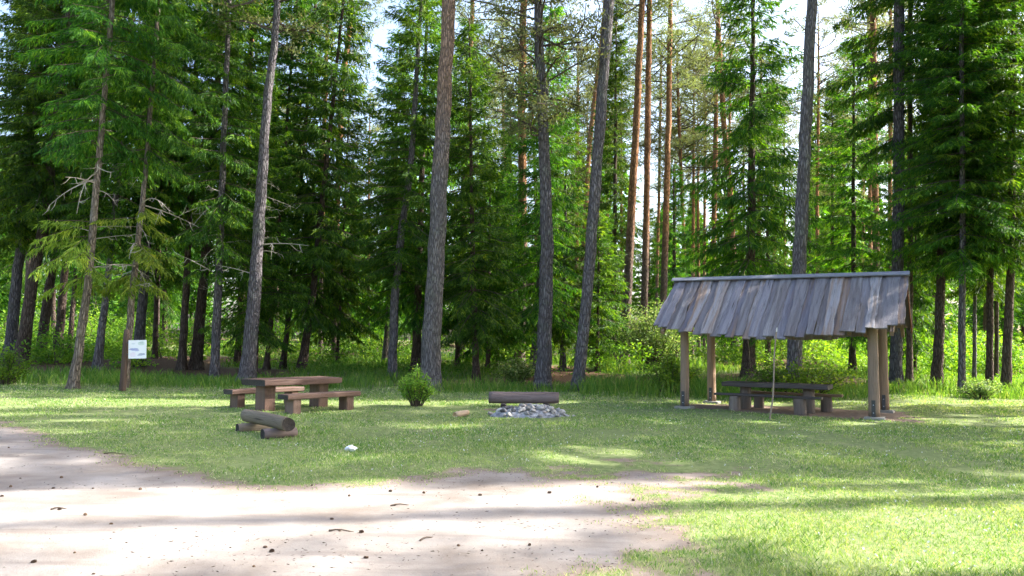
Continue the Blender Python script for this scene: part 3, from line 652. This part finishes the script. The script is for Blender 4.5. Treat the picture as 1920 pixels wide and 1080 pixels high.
# ------------------------------------------------------------------ grasses
def blades(name, x, y, h, w, lean, r, matk):
    n = len(x); z = height(x, y) - .005; az = r.uniform(0, 6.283, n); la = r.uniform(0, 6.283, n)
    b = np.stack([x, y, z], 1); s = np.stack([np.cos(az), np.sin(az), 0 * az], 1) * (w / 2)[:, None]
    ld = np.stack([np.cos(la), np.sin(la), 0 * la], 1) * (h * lean)[:, None]
    t = b + ld + np.stack([0 * h, 0 * h, h], 1); mpt = b + ld * .35 + np.stack([0 * h, 0 * h, h * .6], 1)
    V = np.stack([b - s, b + s, mpt + s * .7, t, mpt - s * .7], 1).reshape(-1, 3)
    F = np.arange(5 * n).reshape(n, 5)
    return mesh(name, V, F, [MAT[matk]])
def lawn():
    r = np.random.default_rng(9); n = 470000
    y = 3.6 * np.exp(r.uniform(0, math.log(28 / 3.6), n)); x = r.uniform(-1, 1, n) * (.72 * y + 1.5)
    D = np.maximum(dirt_road(x, y), dirt_other(x, y)); clump = vnoise(x, y, .35, 13)
    k = (r.random(n) ** .7 > D * 1.1) & (r.random(n) < .35 + .8 * clump - .6 * sstep(.5, .8, vnoise(x, y, 1.3, 21)) * sstep(7.5, 11, y))
    x = x[k]; y = y[k]; D = D[k]; n = len(x)
    h = r.uniform(.018, .05, n) * (.6 + .9 * vnoise(x, y, 1.2, 14)) * (1 - .5 * D) * (1 + .5 * sstep(20, 28, y)); w = np.maximum(.0035, y * .00085) * r.uniform(.7, 1.4, n)
    return blades('lawn_grass', x, y, h, w, r.uniform(.2, 1.3, n), r, 'grass')
obj('lawn_grass', lawn(), kind='stuff', label='short mown grass with pale clippings across the clearing', cat='grass')
def tall():
    r = np.random.default_rng(10); n = 150000
    y = 23.5 * np.exp(r.uniform(0, math.log(48 / 23.5), n)); x = r.uniform(-.74, .74, n) * y
    edge = 25.2 + 1.6 * (vnoise(x, y, 3, 15) - .5) + np.where((x > 2.2) & (x < 12), -1.2, 0) + np.where((x > -9) & (x < -2.5), 1.5, 0)
    dens = sstep(0, 1.3, y - edge) * (.25 + .9 * vnoise(x, y, 1.8, 16)) * (1 - litter(x, y))
    a = (x - SH_C[0]) * SH_U[0] + (y - SH_C[1]) * SH_U[1]; b = (x - SH_C[0]) * SH_V[0] + (y - SH_C[1]) * SH_V[1]
    dens = np.where((np.abs(a) < 3.4) & (b < 1.75), 0, dens)
    k = r.random(n) < dens; x = x[k]; y = y[k]; n = len(x)
    h = r.uniform(.15, .5, n) * (.45 + .9 * vnoise(x, y, 2.2, 17)) * np.where((x > 2.2) & (x < 9), 1.35, .9)
    return blades('tall_grass', x, y, h, r.uniform(.012, .028, n), r.uniform(.1, .7, n), r, 'tallgrass')
obj('tall_grass', tall(), kind='stuff', label='tall green grass fringe between clearing and trees', cat='grass')
def clover():
    r = np.random.default_rng(12); n = 700; L = Leaves()
    y = 6 * np.exp(r.uniform(0, math.log(18 / 6), n)); x = r.uniform(-.35, .7, n) * y
    k = (dirt_road(x, y) < .3) & (vnoise(x, y, 1.5, 18) > .48); x = x[k]; y = y[k]; n = len(x)
    p = np.stack([x, y, height(x, y) + .045], 1)
    for q in range(4): L.diamonds(p, r.normal(size=(n, 3)) * .6 + [0, 0, .5], .017, .013, r)
    return L.build('clover_flowers', [MAT['petal']])
obj('clover_flowers', clover(), kind='stuff', label='tiny white clover flowers dotted over the right lawn', cat='flowers')

# ------------------------------------------------------------------ single shrubs
def bush(label, px, py, d, me, s=1.0, name='shrub', cat='shrub'):
    p = at(px, py, d); z = float(height(p[0], p[1]))
    return obj(name, me, loc=(p[0], p[1], z - .02), scale=s, label=label, cat=cat)
bush('bright leafy green shrub standing on the grass before the thickest pine', 781, 760, 20.6, shrub('shrub', .46, 1.05, 41, 40, 60, .07, 'freshleaf'))
bush('pale yellow-green sunlit bush left of the shelter roof', 1222, 690, 38, shrub('shrub', 2.2, 3.2, 42, 80, 80, .14, 'paleleaf'))
bush('low dark green bush at the left picture edge', 8, 720, 26, shrub('shrub', .8, 1.1, 43, 30, 70, .09))
bush('pale-flecked low bush at the foot of the blue-grey slender spruce', 1840, 730, 26, shrub('shrub', .7, .7, 44, 30, 50, .085, 'paleleaf'))
bush('fresh green bush filling the space behind the shelter table', 1500, 700, 25.8, shrub('shrub', 1.7, 1.25, 45, 60, 70, .10))
bush('leafy bush just left of the rear left shelter post', 1255, 715, 26.5, shrub('shrub', 1.1, 1.3, 46, 40, 70, .10))
bush('small leafy bush at the foot of the straight grey pine', 968, 700, 29, shrub('shrub', .9, 1.0, 47, 34, 60, .10, 'paleleaf'))

# ------------------------------------------------------------------ timber helpers
def beam(name, L, W, T, mat, seed=0, rings=9, cham=.012, wob=.006, wane=0.0, prof=8, centre=True):
    """a sawn timber along x: chamfered section, slightly uneven along its length"""
    r = np.random.default_rng(seed); V = []
    xs = np.linspace(-L / 2, L / 2, rings) if centre else np.linspace(0, L, rings)
    a, b = W / 2, T / 2; wv = np.cumsum(r.normal(size=(rings, 2)) * wane, 0); wv -= wv.mean(0)
    for i, x in enumerate(xs):
        c = cham
        sec = [(a - c, b), (a, b - c), (a, -b + c), (a - c, -b), (-a + c, -b), (-a, -b + c), (-a, b - c), (-a + c, b)] if prof == 8 else [(a, b), (a, -b), (-a, -b), (-a, b)]
        for (py, pz) in sec:
            dx = r.normal() * wob * .8 if i in (0, rings - 1) else 0
            V.append((x + dx, py + r.normal() * wob * .5 + (wv[i, 0] if py > 0 else wv[i, 1]), pz + r.normal() * wob * .4))
    k = prof; F = []
    for i in range(rings - 1):
        for j in range(k): F.append((i * k + j, (i + 1) * k + j, (i + 1) * k + (j + 1) % k, i * k + (j + 1) % k))
    F.append(tuple(range(k))); F.append(tuple(range((rings - 1) * k, rings * k))[::-1])
    return mesh(name, V, F, [MAT[mat]])
def logm(name, L, r0, r1, mat, seed=0, k=16, rings=14, rough=.03, axis='x'):
    r = np.random.default_rng(seed); V = []; ph = r.uniform(0, 6, 3); lump = 1 + .05 * np.cos(np.arange(k) * 2 * math.pi / k * 2 + ph[0]) + .03 * np.cos(np.arange(k) * 2 * math.pi / k * 3 + ph[1])
    for i in range(rings):
        t = i / (rings - 1); rad = (r0 + (r1 - r0) * t) * lump * (1 + r.normal(size=k) * rough * .5) * (.965 if i in (0, rings - 1) else 1)
        off = np.array([math.sin(t * 3 + ph[1]), math.cos(t * 2.5 + ph[2])]) * r0 * .06
        x = (t - .5) * L if 0 < i < rings - 1 else (t - .5) * L
        for j in range(k):
            an = j * 2 * math.pi / k
            q = (x, off[0] + rad[j] * math.cos(an), off[1] + rad[j] * math.sin(an))
            V.append(q if axis == 'x' else (q[1], q[2], q[0] + L / 2))
    F = []
    for i in range(rings - 1):
        for j in range(k): F.append((i * k + j, i * k + (j + 1) % k, (i + 1) * k + (j + 1) % k, (i + 1) * k + j))
    # sunk, slightly domed ends
    for i, s in ((0, -1), (rings - 1, 1)):
        c = len(V); q = (s * (L / 2 - .012), 0, 0); V.append(q if axis == 'x' else (0, 0, q[0] + L / 2))
        for j in range(k):
            f = (i * k + j, i * k + (j + 1) % k, c); F.append(f[::-1] if s < 0 else f)
    me = mesh(name, V, F, [MAT[mat]])
    sm = np.array([len(p.vertices) == 4 for p in me.polygons]); me.polygons.foreach_set('use_smooth', sm); return me
def tubem(name, pts, rad, mat, k=8):
    L = Leaves(); L.tube(pts, rad, 0, k); me = L.build(name, [MAT[mat]]); me.polygons.foreach_set('use_smooth', np.full(len(me.polygons), True)); return me

# ------------------------------------------------------------------ open shelter
sroot = obj('picnic_shelter', None, loc=(SH_C[0], SH_C[1], 0), rot=(0, 0, -SH_YAW), label='open timber picnic shelter with weathered grey plank roof on four log posts', cat='shelter')
RZ, A_ = 3.40, 2.94; SLOPE = math.atan2(3.40 - 2.18, 1.62)
post_me = [logm('post', 2.24, .122, .108, 'post', 60 + i, 14, 12, .02, 'z') for i in range(4)]
for i, (sx_, sy_) in enumerate(((-1, -1), (1, -1), (-1, 1), (1, 1))):
    x, y = sx_ * 2.26, sy_ * 1.26; wx = SH_C[0] + SH_U[0] * x + SH_V[0] * y; wy = SH_C[1] + SH_U[1] * x + SH_V[1] * y; g = float(height(wx, wy))
    p = obj('post', post_me[i], sroot, (x, y, g + .07), (0, 0, i * 1.3))
    ft = beam('footing', .42, .38, .13, 'concrete', 70 + i, 5, .02, .012)
    f = obj('footing', ft, sroot, (x + .02, y - .03, g))
    br = beam('post_anchor', .42, .085, .012, 'iron', 5, 3, .002, .001)
    b = obj('post_anchor', br, p, rot=(0, 0, 0)); b.matrix_local = Matrix.Rotation(-i * 1.3, 4, 'Z') @ Matrix.Translation((.0, -.123, .17)) @ Matrix.Rotation(math.pi / 2, 4, 'X') @ Matrix.Rotation(math.pi / 2, 4, 'Z')
    for bz in (-.08, .1):
        bo = obj('bolt', logm('bolt', .02, .014, .014, 'bolt', 3, 8, 3, 0), p); bo.matrix_local = Matrix.Rotation(-i * 1.3, 4, 'Z') @ Matrix.Translation((0, -.135, .17 + bz)) @ Matrix.Rotation(math.pi / 2, 4, 'Z')
for sy_ in (-1, 1):
    obj('wall_plate', beam('wall_plate', 5.4, .15, .16, 'rafter', 80 + sy_, 12, .015, .006), sroot, (0, sy_ * 1.26, 2.29))
for x in (-2.26, 2.26): obj('tie_beam', beam('tie_beam', 2.36, .13, .14, 'rafter', 85, 9, .012, .005), sroot, (x, 0, 2.29), (0, 0, math.pi / 2))
raf = beam('rafter', 2.2, .08, .12, 'rafter', 86, 5, .008, .003)
for x in np.linspace(-2.7, 2.7, 7):
    for s in (-1, 1):
        o = obj('rafter', raf, sroot)
        o.matrix_local = Matrix.Translation((x, s * .84, RZ - .84 * math.tan(SLOPE) - .13)) @ (Matrix.Rotation(math.pi / 2 * s, 4, 'Z') @ Matrix.Rotation(SLOPE, 4, 'Y'))
obj('ridge_beam', beam('ridge_beam', 5.7, .1, .16, 'rafter', 87, 9, .01, .004), sroot, (0, 0, RZ - .16))
# roof boards, each its own: lapped, waney, of unequal length (longest along the middle)
r_ = random.Random(4); xs = -A_; k = 0; boards = []
while xs < A_ - .05:
    w = r_.uniform(.16, .25); w = min(w, A_ - xs)
    if A_ - xs - w < .09: w = A_ - xs
    boards.append((xs + w / 2, w)); xs += w
for side in (-1, 1):
    for k, (x, w) in enumerate(boards):
        mid = 1 - min(1, abs((x + .1) / 2.95)) ** 2.4
        ln = (1.57 + .48 * mid + r_.uniform(-.035, .035)) / math.cos(SLOPE)
        lift = .020 if k % 2 else -.016
        me = beam('roof_board', ln, w + (.05 if k % 2 else .03), .032, 'roof', 200 + k + 100 * (side > 0), 13, 0, .006, .012, prof=4, centre=False)
        o = obj('roof_board', me, sroot)
        o.matrix_local = Matrix.Translation((x, 0, RZ + .02)) @ Matrix.Rotation(math.pi / 2 * side, 4, 'Z') @ Matrix.Rotation(SLOPE + r_.uniform(-.008, .008), 4, 'Y') @ Matrix.Translation((.02, 0, lift + r_.uniform(-.004, .004))) @ Matrix.Rotation(r_.uniform(-.05, .05), 4, 'X')
for s in (-1, 1):
    o = obj('ridge_board', beam('ridge_board', 5.98, .17, .03, 'ridge', 300 + s, 14, .004, .004, .003), sroot)
    o.matrix_local = Matrix.Translation((0, s * .062, RZ + .07 + (.012 if s < 0 else 0))) @ Matrix.Rotation(-s * .55, 4, 'X')
for x in (-A_ + .02, A_ - .02):
    o = obj('barge_board', beam('barge_board', 1.9, .13, .025, 'redwood', 310, 6, .003, .002), sroot)
    o.matrix_local = Matrix.Translation((x, .86, RZ - .86 * math.tan(SLOPE) - .10)) @ Matrix.Rotation(math.pi / 2, 4, 'Z') @ Matrix.Rotation(SLOPE, 4, 'Y') @ Matrix.Rotation(math.pi / 2, 4, 'X')

def furniture(name, label, cat, x, y, yaw, L, W, T, H, legs, mat, legmat, seed, lx, logleg=False, sink=.0):
    g = float(height(x, y))
    root = obj(name, None, loc=(x, y, g - sink), rot=(0, 0, yaw), label=label, cat=cat)
    obj('tabletop' if cat == 'table' else 'seat', beam('slab', L, W, T, mat, seed, 12, .018, .007, .004), root, (0, 0, H - T / 2))
    for s in (-1, 1):
        if logleg: obj('leg', logm('leg', H - T + .05, legs[0], legs[1], legmat, seed + 3 + s, 14, 7, .03, 'z'), root, (s * lx, 0, -.05))
        else:
            me = beam('leg', H - T + .05, legs[1], legs[0], legmat, seed + 5 + s, 5, .016, .006)
            o = obj('leg', me, root); o.matrix_local = Matrix.Translation((s * lx, 0, (H - T - .05) / 2)) @ Matrix.Rotation(math.pi / 2, 4, 'Y')
    return root
# table and benches under the roof
def sh(a, b): return SH_C + SH_U * a + SH_V * b
p = sh(-.12, -.35); furniture('picnic_table', 'long dark weathered table on log legs under the shelter roof', 'table', p[0], p[1], -SH_YAW - .02, 2.62, .78, .11, .72, (.155, .145), 'darkwood', 'stump', 400, .80, True)
p = sh(-.22, -1.02); furniture('plank_bench', 'thin dark plank bench on log stumps in front of the shelter table', 'bench', p[0], p[1], -SH_YAW - .02, 2.62, .30, .055, .43, (.15, .15), 'darkwood', 'stump', 420, .80, True)
p = sh(.12, .40); furniture('plank_bench', 'reddish-brown plank bench behind the shelter table', 'bench', p[0], p[1], -SH_YAW + .01, 2.5, .30, .06, .45, (.14, .14), 'rafter', 'stump', 440, .85, True)
# stick leaning on the eave, dry twig hanging from it
b0 = gnd(1443, 786); t0 = at(1457, 622, b0[1] + .15); mid = (b0 + t0) / 2 + np.array([.02, 0, 0])
st = obj('walking_stick', None, loc=b0, label='thin peeled stick with white tip leaning against the middle of the eave', cat='stick')
q = np.linspace(0, 1, 12)[:, None]; pts = (t0 - b0) * q + np.array([.035, 0, 0]) * np.sin(q * 5.5) * (1 - q * .5)
obj('shaft', tubem('shaft', pts, .021 - .006 * q[:, 0], 'stick'), st)
obj('tip', tubem('tip', np.stack([pts[-1], pts[-1] + [.004, 0, .05], pts[-1] + [.015, 0, .10]]), np.array([.0155, .016, .006]), 'tip'), st)
a0 = at(1402, 634, 20.6); a1 = at(1407, 690, 20.6)
obj('hanging_twig', tubem('hanging_twig', np.stack([a0, a0 * .6 + a1 * .4 + [.012, 0, 0], a1]), np.array([.010, .009, .006]), 'stick'), label='thin dry twig hanging under the left part of eave', cat='twig')

# ------------------------------------------------------------------ left table group
PH = math.radians(52); tu = np.array([math.cos(PH), math.sin(PH)]); tw = np.array([-math.sin(PH), math.cos(PH)])
corner = at(497, 716, 18.35)[:2]; TL, TW = 2.25, .92
tc_ = corner + tu * TL / 2 + tw * TW / 2
furniture('picnic_table', 'massive brown timber table in the left part of clearing', 'table', tc_[0], tc_[1], PH, TL, TW, .145, .74, (.30, .38), 'stained', 'stained', 500, .78)
c2 = tc_ - tw * 1.02 + tu * .02; furniture('timber_bench', 'heavy brown timber bench on the near right side of the left table', 'bench', c2[0], c2[1], PH, 2.1, .40, .115, .44, (.22, .32), 'stained', 'stained', 520, .78)
c2 = tc_ + tw * 1.05 - tu * .05; furniture('timber_bench', 'heavy brown timber bench on the far left side of the left table', 'bench', c2[0], c2[1], PH, 2.1, .40, .115, .44, (.22, .32), 'stained', 'stained', 540, .78)

# log seats
def log_seat(label, p0, p1, r0, r1, mat, seed, sup, sl, sr=.085):
    p0 = np.array(p0); p1 = np.array(p1); c = (p0 + p1) / 2; dv = p1 - p0; L = float(np.hypot(*dv)); yaw = math.atan2(dv[1], dv[0]); g = float(height(*c))
    root = obj('log_bench', None, loc=(c[0], c[1], g), rot=(0, 0, yaw), label=label, cat='bench')
    lm = logm('seat_log', L, r0, r1, mat, seed, 20, 18, .025); obj('seat_log', lm, root, (0, 0, 2 * sr + (r0 + r1) / 2 - .035))
    for s, q in zip(sup, (1.0, 1.1)):
        obj('support_log', logm('support_log', sl, sr * q, sr * q, 'log2' if q > 1 else mat, seed + 7, 12, 7, .03), root, (s, 0, sr * q - .02), (0, 0, math.pi / 2 + .06 * q))
    return root
f0 = at(462, 790, 15.3); f1 = at(541, 800, 13.75)
log_seat('grey-brown log seat lying on two cross logs before the left table', f0[:2], f1[:2], .125, .122, 'log', 600, (-.62, .60), .62)
g0 = at(917, 750, 20.6); g1 = at(1048, 750, 20.5)
log_seat('horizontal brown-grey log seat on cross logs behind the fire place', g0[:2], g1[:2], .155, .15, 'log2', 620, (-.52, .58), .58, .075)
lp = gnd(865, 781); me = logm('log_piece', .42, .075, .06, 'freshlog', 640, 12, 6, .05)
o = obj('firewood_piece', me, loc=(lp[0], lp[1], float(height(lp[0], lp[1])) + .06), rot=(0, -.12, math.radians(48)), label='short pale firewood piece lying in the grass left of fire place', cat='firewood')

# fire place: heap of ash and stones
fc = gnd(995, 780); fr = obj('fire_place', None, loc=(fc[0], fc[1], float(height(fc[0], fc[1]))), label='low heap of grey-white stones and ash before the fireside log', cat='fire place')
def heap(a, b): return .21 * max(0, 1 - (a / .95) ** 2 - (b / .55) ** 2) ** .8
V = []; F = []; ng = 22
for i in range(ng):
    for j in range(ng):
        a = (i / (ng - 1) * 2 - 1) * 1.0; b = (j / (ng - 1) * 2 - 1) * .6
        V.append((a, b, heap(a, b) - .02 + .03 * float(vnoise(a * 9, b * 9)) * (heap(a, b) > 0) - (.06 if heap(a, b) <= 0 else 0)))
for i in range(ng - 1):
    for j in range(ng - 1): F.append((i * ng + j, (i + 1) * ng + j, (i + 1) * ng + j + 1, i * ng + j + 1))
obj('ash_heap', mesh('ash_heap', V, F, [MAT['ash']], True), fr)
import bmesh
stone_me = []
for i in range(7):
    bm = bmesh.new(); bmesh.ops.create_icosphere(bm, subdivisions=2 if i < 3 else 1, radius=1); rr = np.random.default_rng(50 + i)
    pl = unit(rr.normal(size=(7, 3))); off = rr.uniform(.55, .9, 7)
    for v in bm.verts:
        q = np.array(v.co)
        for n_, d_ in zip(pl, off):
            e = q @ n_ - d_
            if e > 0: q = q - n_ * e
        v.co = q * (1, .8, .62)
    me = bpy.data.meshes.new('stone'); bm.to_mesh(me); bm.free(); me.materials.append(MAT['stone']); stone_me.append(me)
r_ = random.Random(8); cnt = 0
while cnt < 120:
    a = r_.gauss(0.02, .48); b = r_.gauss(-.05, .26)
    if (a / 1.05) ** 2 + (b / .62) ** 2 > 1: continue
    s = r_.uniform(.035, .105) * (1.1 - .3 * abs(a)); cnt += 1
    obj('stone', stone_me[cnt % 7], fr, (a, b, heap(a, b) + s * .25), (r_.uniform(-.6, .6), r_.uniform(-.6, .6), r_.uniform(0, 6)), s)

# sign on its post
sp = at(229, 724, 24.6); g = float(height(sp[0], sp[1])); top = at(238, 618, 24.6)
sg = obj('sign_post', None, loc=(sp[0], sp[1], g), label='dark wooden post carrying a small white map board at left', cat='sign')
pl = np.array([[0, 0, -.2], [.06, 0, .9], [top[0] - sp[0], 0, top[2] - g]])
pm = logm('post', float(np.linalg.norm(pl[2])) + .2, .105, .085, 'signpost', 700, 12, 8, .03, 'z')
o = obj('post', pm, sg, (0, 0, -.2)); o.rotation_euler = (0, math.atan2(pl[2][0], pl[2][2]), 0)
sc_ = at(258, 655, 24.45)
bd = obj('board', beam('board', .52, .54, .025, 'sign', 1, 3, .003, 0), sg); bd.matrix_local = Matrix.Translation((sc_[0] - sp[0], -.16, sc_[2] - g)) @ Matrix.Rotation(-.03, 4, 'Y')
bd.data = beam('board', .54, .02, .56, 'sign', 1, 3, .003, 0)
for z in (-.16, .2):
    br = obj('bracket', beam('bracket', .34, .02, .05, 'iron', 2, 3, .003, 0), sg, (sc_[0] - sp[0] - .18, -.13, sc_[2] - g + z))
# white scrap on the grass
wp = gnd(658, 846); bm = bmesh.new(); bmesh.ops.create_icosphere(bm, subdivisions=2, radius=.07); rr = np.random.default_rng(1)
for v in bm.verts: v.co = Vector(np.array(v.co) * rr.uniform(.5, 1.3) * np.array([1.2, .8, .75]))
me = bpy.data.meshes.new('crumpled_paper'); bm.to_mesh(me); bm.free(); me.materials.append(MAT['paper'])
obj('crumpled_paper', me, loc=(wp[0], wp[1], float(height(wp[0], wp[1])) + .04), label='crumpled white paper scrap lying on the grass near the track', cat='litter')

def debris():
    r = np.random.default_rng(14); n = 9000; L = Leaves()
    y = 4.2 * np.exp(r.uniform(0, math.log(16 / 4.2), n)); x = r.uniform(-.75, .55, n) * y
    D = dirt_road(x, y); pr = sstep(.35, .8, vnoise(x * .6, y * 1.8, .9, 23)) * .8 + .7 * sstep(1.0, .8, D)
    k = (D > .35) & (r.random(n) < pr); x = x[k]; y = y[k]; n = len(x)
    az = r.uniform(0, 6.283, n); p = np.stack([x, y, height(x, y) + .009], 1)
    L.diamonds(p, np.stack([np.cos(az), np.sin(az), r.uniform(-.05, .12, n)], 1), r.uniform(.012, .05, n), r.uniform(.003, .008, n), r)
    return L.build('track_litter', [MAT['twig']])
obj('track_litter', debris(), kind='stuff', label='brown needles and bark flakes strewn over the sandy track', cat='litter')
def pebbles():
    r = np.random.default_rng(15); n = 700; y = 4.2 * np.exp(r.uniform(0, math.log(13 / 4.2), n)); x = r.uniform(-.75, .45, n) * y
    k = dirt_road(x, y) > .5; x = x[k]; y = y[k]; n = len(x); s = r.uniform(.003, .011, n) * r.uniform(.5, 1.2, n)
    o = np.array([[1, 0, 0], [0, 1, 0], [-1, 0, 0], [0, -1, 0], [0, 0, .7], [.2, .1, -.6]]); f = np.array([[0, 1, 4], [1, 2, 4], [2, 3, 4], [3, 0, 4], [1, 0, 5], [2, 1, 5], [3, 2, 5], [0, 3, 5]])
    V = (np.stack([x, y, height(x, y) + .006], 1)[:, None] + o[None] * s[:, None, None] * r.uniform(.6, 1.3, (n, 6, 1))).reshape(-1, 3)
    return mesh('pebbles', V, (f[None] + np.arange(n)[:, None, None] * 6).reshape(-1, 3), [MAT['concrete']])
obj('pebbles', pebbles(), kind='stuff', label='small grey pebbles scattered in the sand of the track', cat='pebbles')

# pine cones and twigs on the track
def cone_mesh(seed):
    r = np.random.default_rng(seed); L = Leaves(); n = 60
    i = np.arange(n); t = i / n; az = i * 2.4; rad = .016 * np.sin(np.pi * (.12 + .85 * t)) ** .7
    p = np.stack([(t - .5) * .055, rad * np.cos(az) * .6, rad * np.sin(az) * .6], 1)
    d = np.stack([np.full(n, .5), np.cos(az), np.sin(az)], 1); L.diamonds(p, d, .017, .014, r, side=unit(np.stack([0 * az, -np.sin(az), np.cos(az)], 1)))
    ss = np.linspace(0, 1, 7); L.tube(np.stack([(ss - .5) * .056, 0 * ss, 0 * ss], 1), .013 * np.sin(np.pi * (.1 + .85 * ss)) + .001, 0, 7)
    return L.build('pine_cone', [MAT['cone']])
cones = [cone_mesh(i) for i in range(3)]
cpx = [(38, 898), (20, 914), (100, 917), (174, 917), (263, 919), (4, 932), (16, 840), (115, 897), (112, 957), (208, 984), (140, 1038), (64, 1056), (497, 1028), (476, 1064), (510, 1036), (622, 975), (637, 997), (678, 1000), (686, 1048), (860, 1025), (904, 1034), (732, 922), (655, 931), (585, 911), (900, 930), (795, 925), (740, 949), (1030, 925), (1188, 939), (993, 1023), (175, 1078), (160, 967), (1120, 914)]
for i, (x, y) in enumerate(cpx):
    p = gnd(x, y); s = .4 + .4 * ((i * 37) % 10) / 10
    obj('pine_cone', cones[i % 3], loc=(p[0], p[1], float(height(p[0], p[1])) + .016 * s), rot=(.2 * i, 0, 2.1 * i), scale=s, label='small dark fallen pine cone lying on the sandy track', cat='pine cone', group='pine cones on the track')
for i, (x, y, l, a, lab) in enumerate([(215, 852, .30, .1, 'short dark bark twig at the left grass edge of track'), (640, 998, .22, .0, 'thin twig beside a pine cone in the middle of track'), (750, 949, .20, .4, 'thin curved twig at the upper edge of bright track'), (110, 956, .14, .6, 'small dry twig on the left part of track'), (800, 1012, .18, 1.0, 'pale dry twig on the right part of track')]):
    p = gnd(x, y); q = np.linspace(0, 1, 5); dx = (q - .5) * l
    pts = np.stack([dx * math.cos(a), dx * math.sin(a), .012 + .012 * np.sin(q * 4)], 1)
    obj('twig', tubem('twig', pts, .009 - .005 * q, 'twig', 5), loc=(p[0], p[1], float(height(p[0], p[1]))), label=lab, cat='twig')
